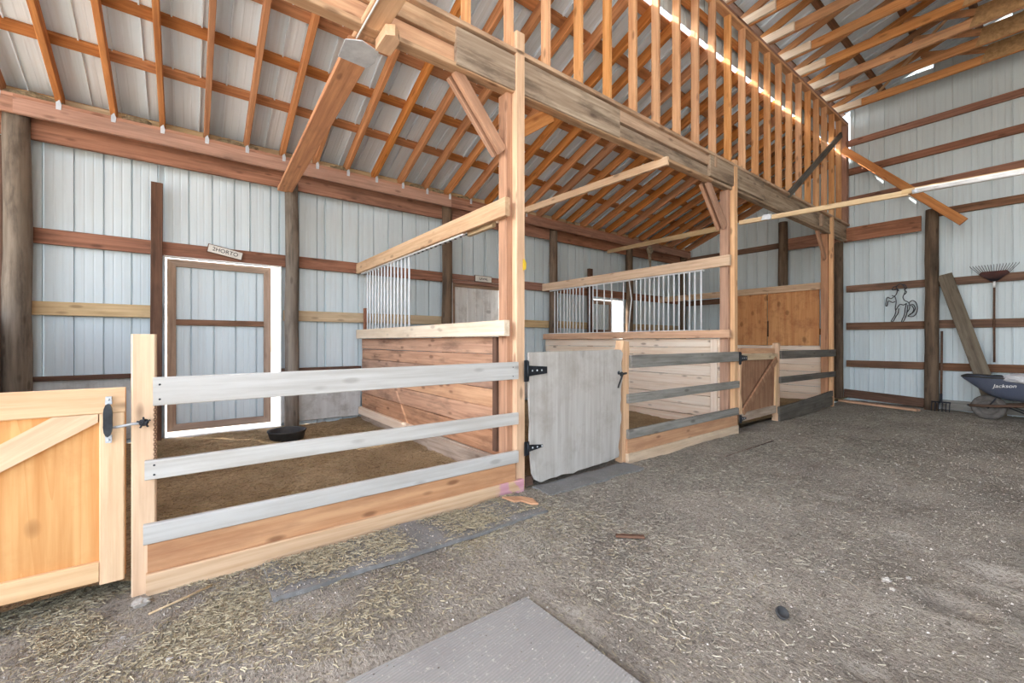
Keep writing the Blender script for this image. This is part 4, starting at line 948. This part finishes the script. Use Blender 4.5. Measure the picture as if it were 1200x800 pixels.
o = tube('black_hose', [(-2.86, -0.75, 0.0), (-2.86, -0.66, 0.035), (-2.87, -0.58, 0.045), (-2.90, -0.48, 0.02)], 0.022, 'rubber', None); tag(o, 'short black hose lying under the knotty pine gate', 'hose')
stick((-2.20, 4.46), (-2.18, 5.62), 0.005, 'long dark strip on the dirt in front of the grey fence', 'dark', 'stick')
stick((-0.74, 2.62), (-0.62, 2.58), 0.002, 'single curved straw stalk on bare dirt near the rubber plug', 'rope')

# ------------------------------------------------------------------ straw (uncountable)
def straw(name, n, area, hfn, mat, dens, lr, label, wmm=(0.0008, 0.0019)):
    vs, fs = [], []; k = 0; tries = 0
    x0, x1, y0, y1 = area
    while k < n and tries < n * 12:
        tries += 1; x, y = rnd(x0, x1), rnd(y0, y1)
        if random.random() > dens(x, y): continue
        a = rnd(0, 6.283); L = rnd(*lr); wd = rnd(*wmm); tl = rnd(-.18, .22); z = hfn(x, y) + rnd(0.001, 0.006)
        d = Vector((math.cos(a), math.sin(a), 0)); p = Vector((-d.y, d.x, 0)) * wd; c = Vector((x, y, z)); bend = Vector((-d.y, d.x, 0)) * rnd(-.2, .2) * L
        q = [c - d * L / 2 + bend * .5, c + Vector((0, 0, abs(tl) * L * .25)), c + d * L / 2 + Vector((0, 0, max(0, tl) * L * .5)) + bend * .5]
        b = len(vs); up = Vector((0, 0, wd))
        for pt_ in q: vs += [pt_ - p, pt_ + p + up]
        fs += [(b, b + 1, b + 3, b + 2), (b + 2, b + 3, b + 5, b + 4)]; k += 1
    me = bpy.data.meshes.new(name); me.from_pydata(vs, [], fs); me.update(); me.materials.append(M[mat])
    o = meshobj(name, me, None, Matrix.Identity(4)); return tag(o, label, 'straw', None, 'stuff')
onmat = lambda x, y: -1.6 < x < -0.2 and -0.7 < y < 1.3
def hm(x, y):
    if -2.60 < x < -2.22 and 0.32 < y < 2.02: return 0.026 + ground_h(x, y) * 0.6 + 0.012 * nz(x, y, 2.2, 6)
    return ground_h(x, y)
def dens_near(x, y):
    f = max(0.0, min(1.0, (-1.6 - x) / 0.6)); f *= 0.3 + 0.7 * max(0.0, min(1.0, (1.1 - y) / 1.2)) if y > -0.1 else 1
    p = 0.42 + 1.5 * nz(x, y, 3.0, 1)
    if -2.6 < x < -2.22 and 0.3 < y < 2.0:
        f = max(f, 0.75); p = p * 1.3 + 0.15
        if x > -2.285: p *= 0.12
    return 0 if onmat(x, y) else max(0.02, min(1, f * p))
straw('loose_straw', 46000, (-2.9, -0.9, -1.4, 2.3), hm, 'straw', dens_near, (0.010, 0.036), 'loose golden straw strewn along the pine gate and whitewashed fence')
def dens_far(x, y):
    f = 0.5 + 0.8 * nz(x, y, 1.2, 4); f *= max(0.12, min(1, (-0.7 - x) / 1.4 + 0.3))
    return max(0.05, min(1, f))
straw('grey_straw', 60000, (-2.62, 0.2, 1.5, 10.3), ground_h, 'straw_grey', dens_far, (0.012, 0.040), 'trampled grey straw covering the aisle dirt')
straw('stall_straw', 16000, (-6.1, -2.85, -0.6, 1.97), stall_h, 'straw_brown', lambda x, y: 0.5 + 0.6 * nz(x, y, 1.6, 5), (0.02, 0.06), 'trampled brown bedding straw inside the nearest stall')
straw('stall_litter', 5000, (-6.1, -2.9, 2.2, 9.4), stall_h, 'straw_brown', lambda x, y: 0.6, (0.03, 0.07), 'trampled brown bedding inside the stalls beyond the plank partition')
# crumbs of soil and gravel
def crumbs(name, n, area, mat, label, rr=(0.002, 0.006)):
    vs, fs = [], []
    for _ in range(n):
        x, y = rnd(area[0], area[1]), rnd(area[2], area[3])
        if onmat(x, y) and random.random() > 0.12: continue
        z = (0.013 if onmat(x, y) else hm(x, y)); r_ = rnd(*rr) * (1 if random.random() < .9 else 1.8); b = len(vs)
        for dx, dy, dz in ((1, 0, 0), (-.5, .87, 0), (-.5, -.87, 0), (0, 0, 1)): vs.append((x + dx * r_ * rnd(.7, 1.3), y + dy * r_ * rnd(.7, 1.3), z + dz * r_ * rnd(.6, 1.1)))
        fs += [(b, b + 1, b + 3), (b + 1, b + 2, b + 3), (b + 2, b, b + 3)]
    me = bpy.data.meshes.new(name); me.from_pydata(vs, [], fs); me.update(); me.materials.append(M[mat])
    return tag(meshobj(name, me, None, Matrix.Identity(4)), label, 'gravel', None, 'stuff')
t = NT('gravel crumbs', 0.95, 0, 0.1); gi = t.n('ShaderNodeNewGeometry')
M['gravel'] = t.color(t.ramp(gi.outputs['Random Per Island'], [(0.0, lin(92, 84, 78)), (0.4, lin(140, 130, 120)), (0.8, lin(176, 166, 154)), (0.96, lin(190, 182, 172)), (1.0, lin(226, 222, 216))]))
crumbs('soil_crumbs', 34000, (-2.6, 0.15, -0.6, 5.0), 'gravel', 'fine soil crumbs and grit over the aisle floor', (0.0015, 0.0048))
crumbs('far_crumbs', 9000, (-2.6, 0.15, 5.0, 9.8), 'gravel', 'coarser soil crumbs toward the end wall', (0.003, 0.008))
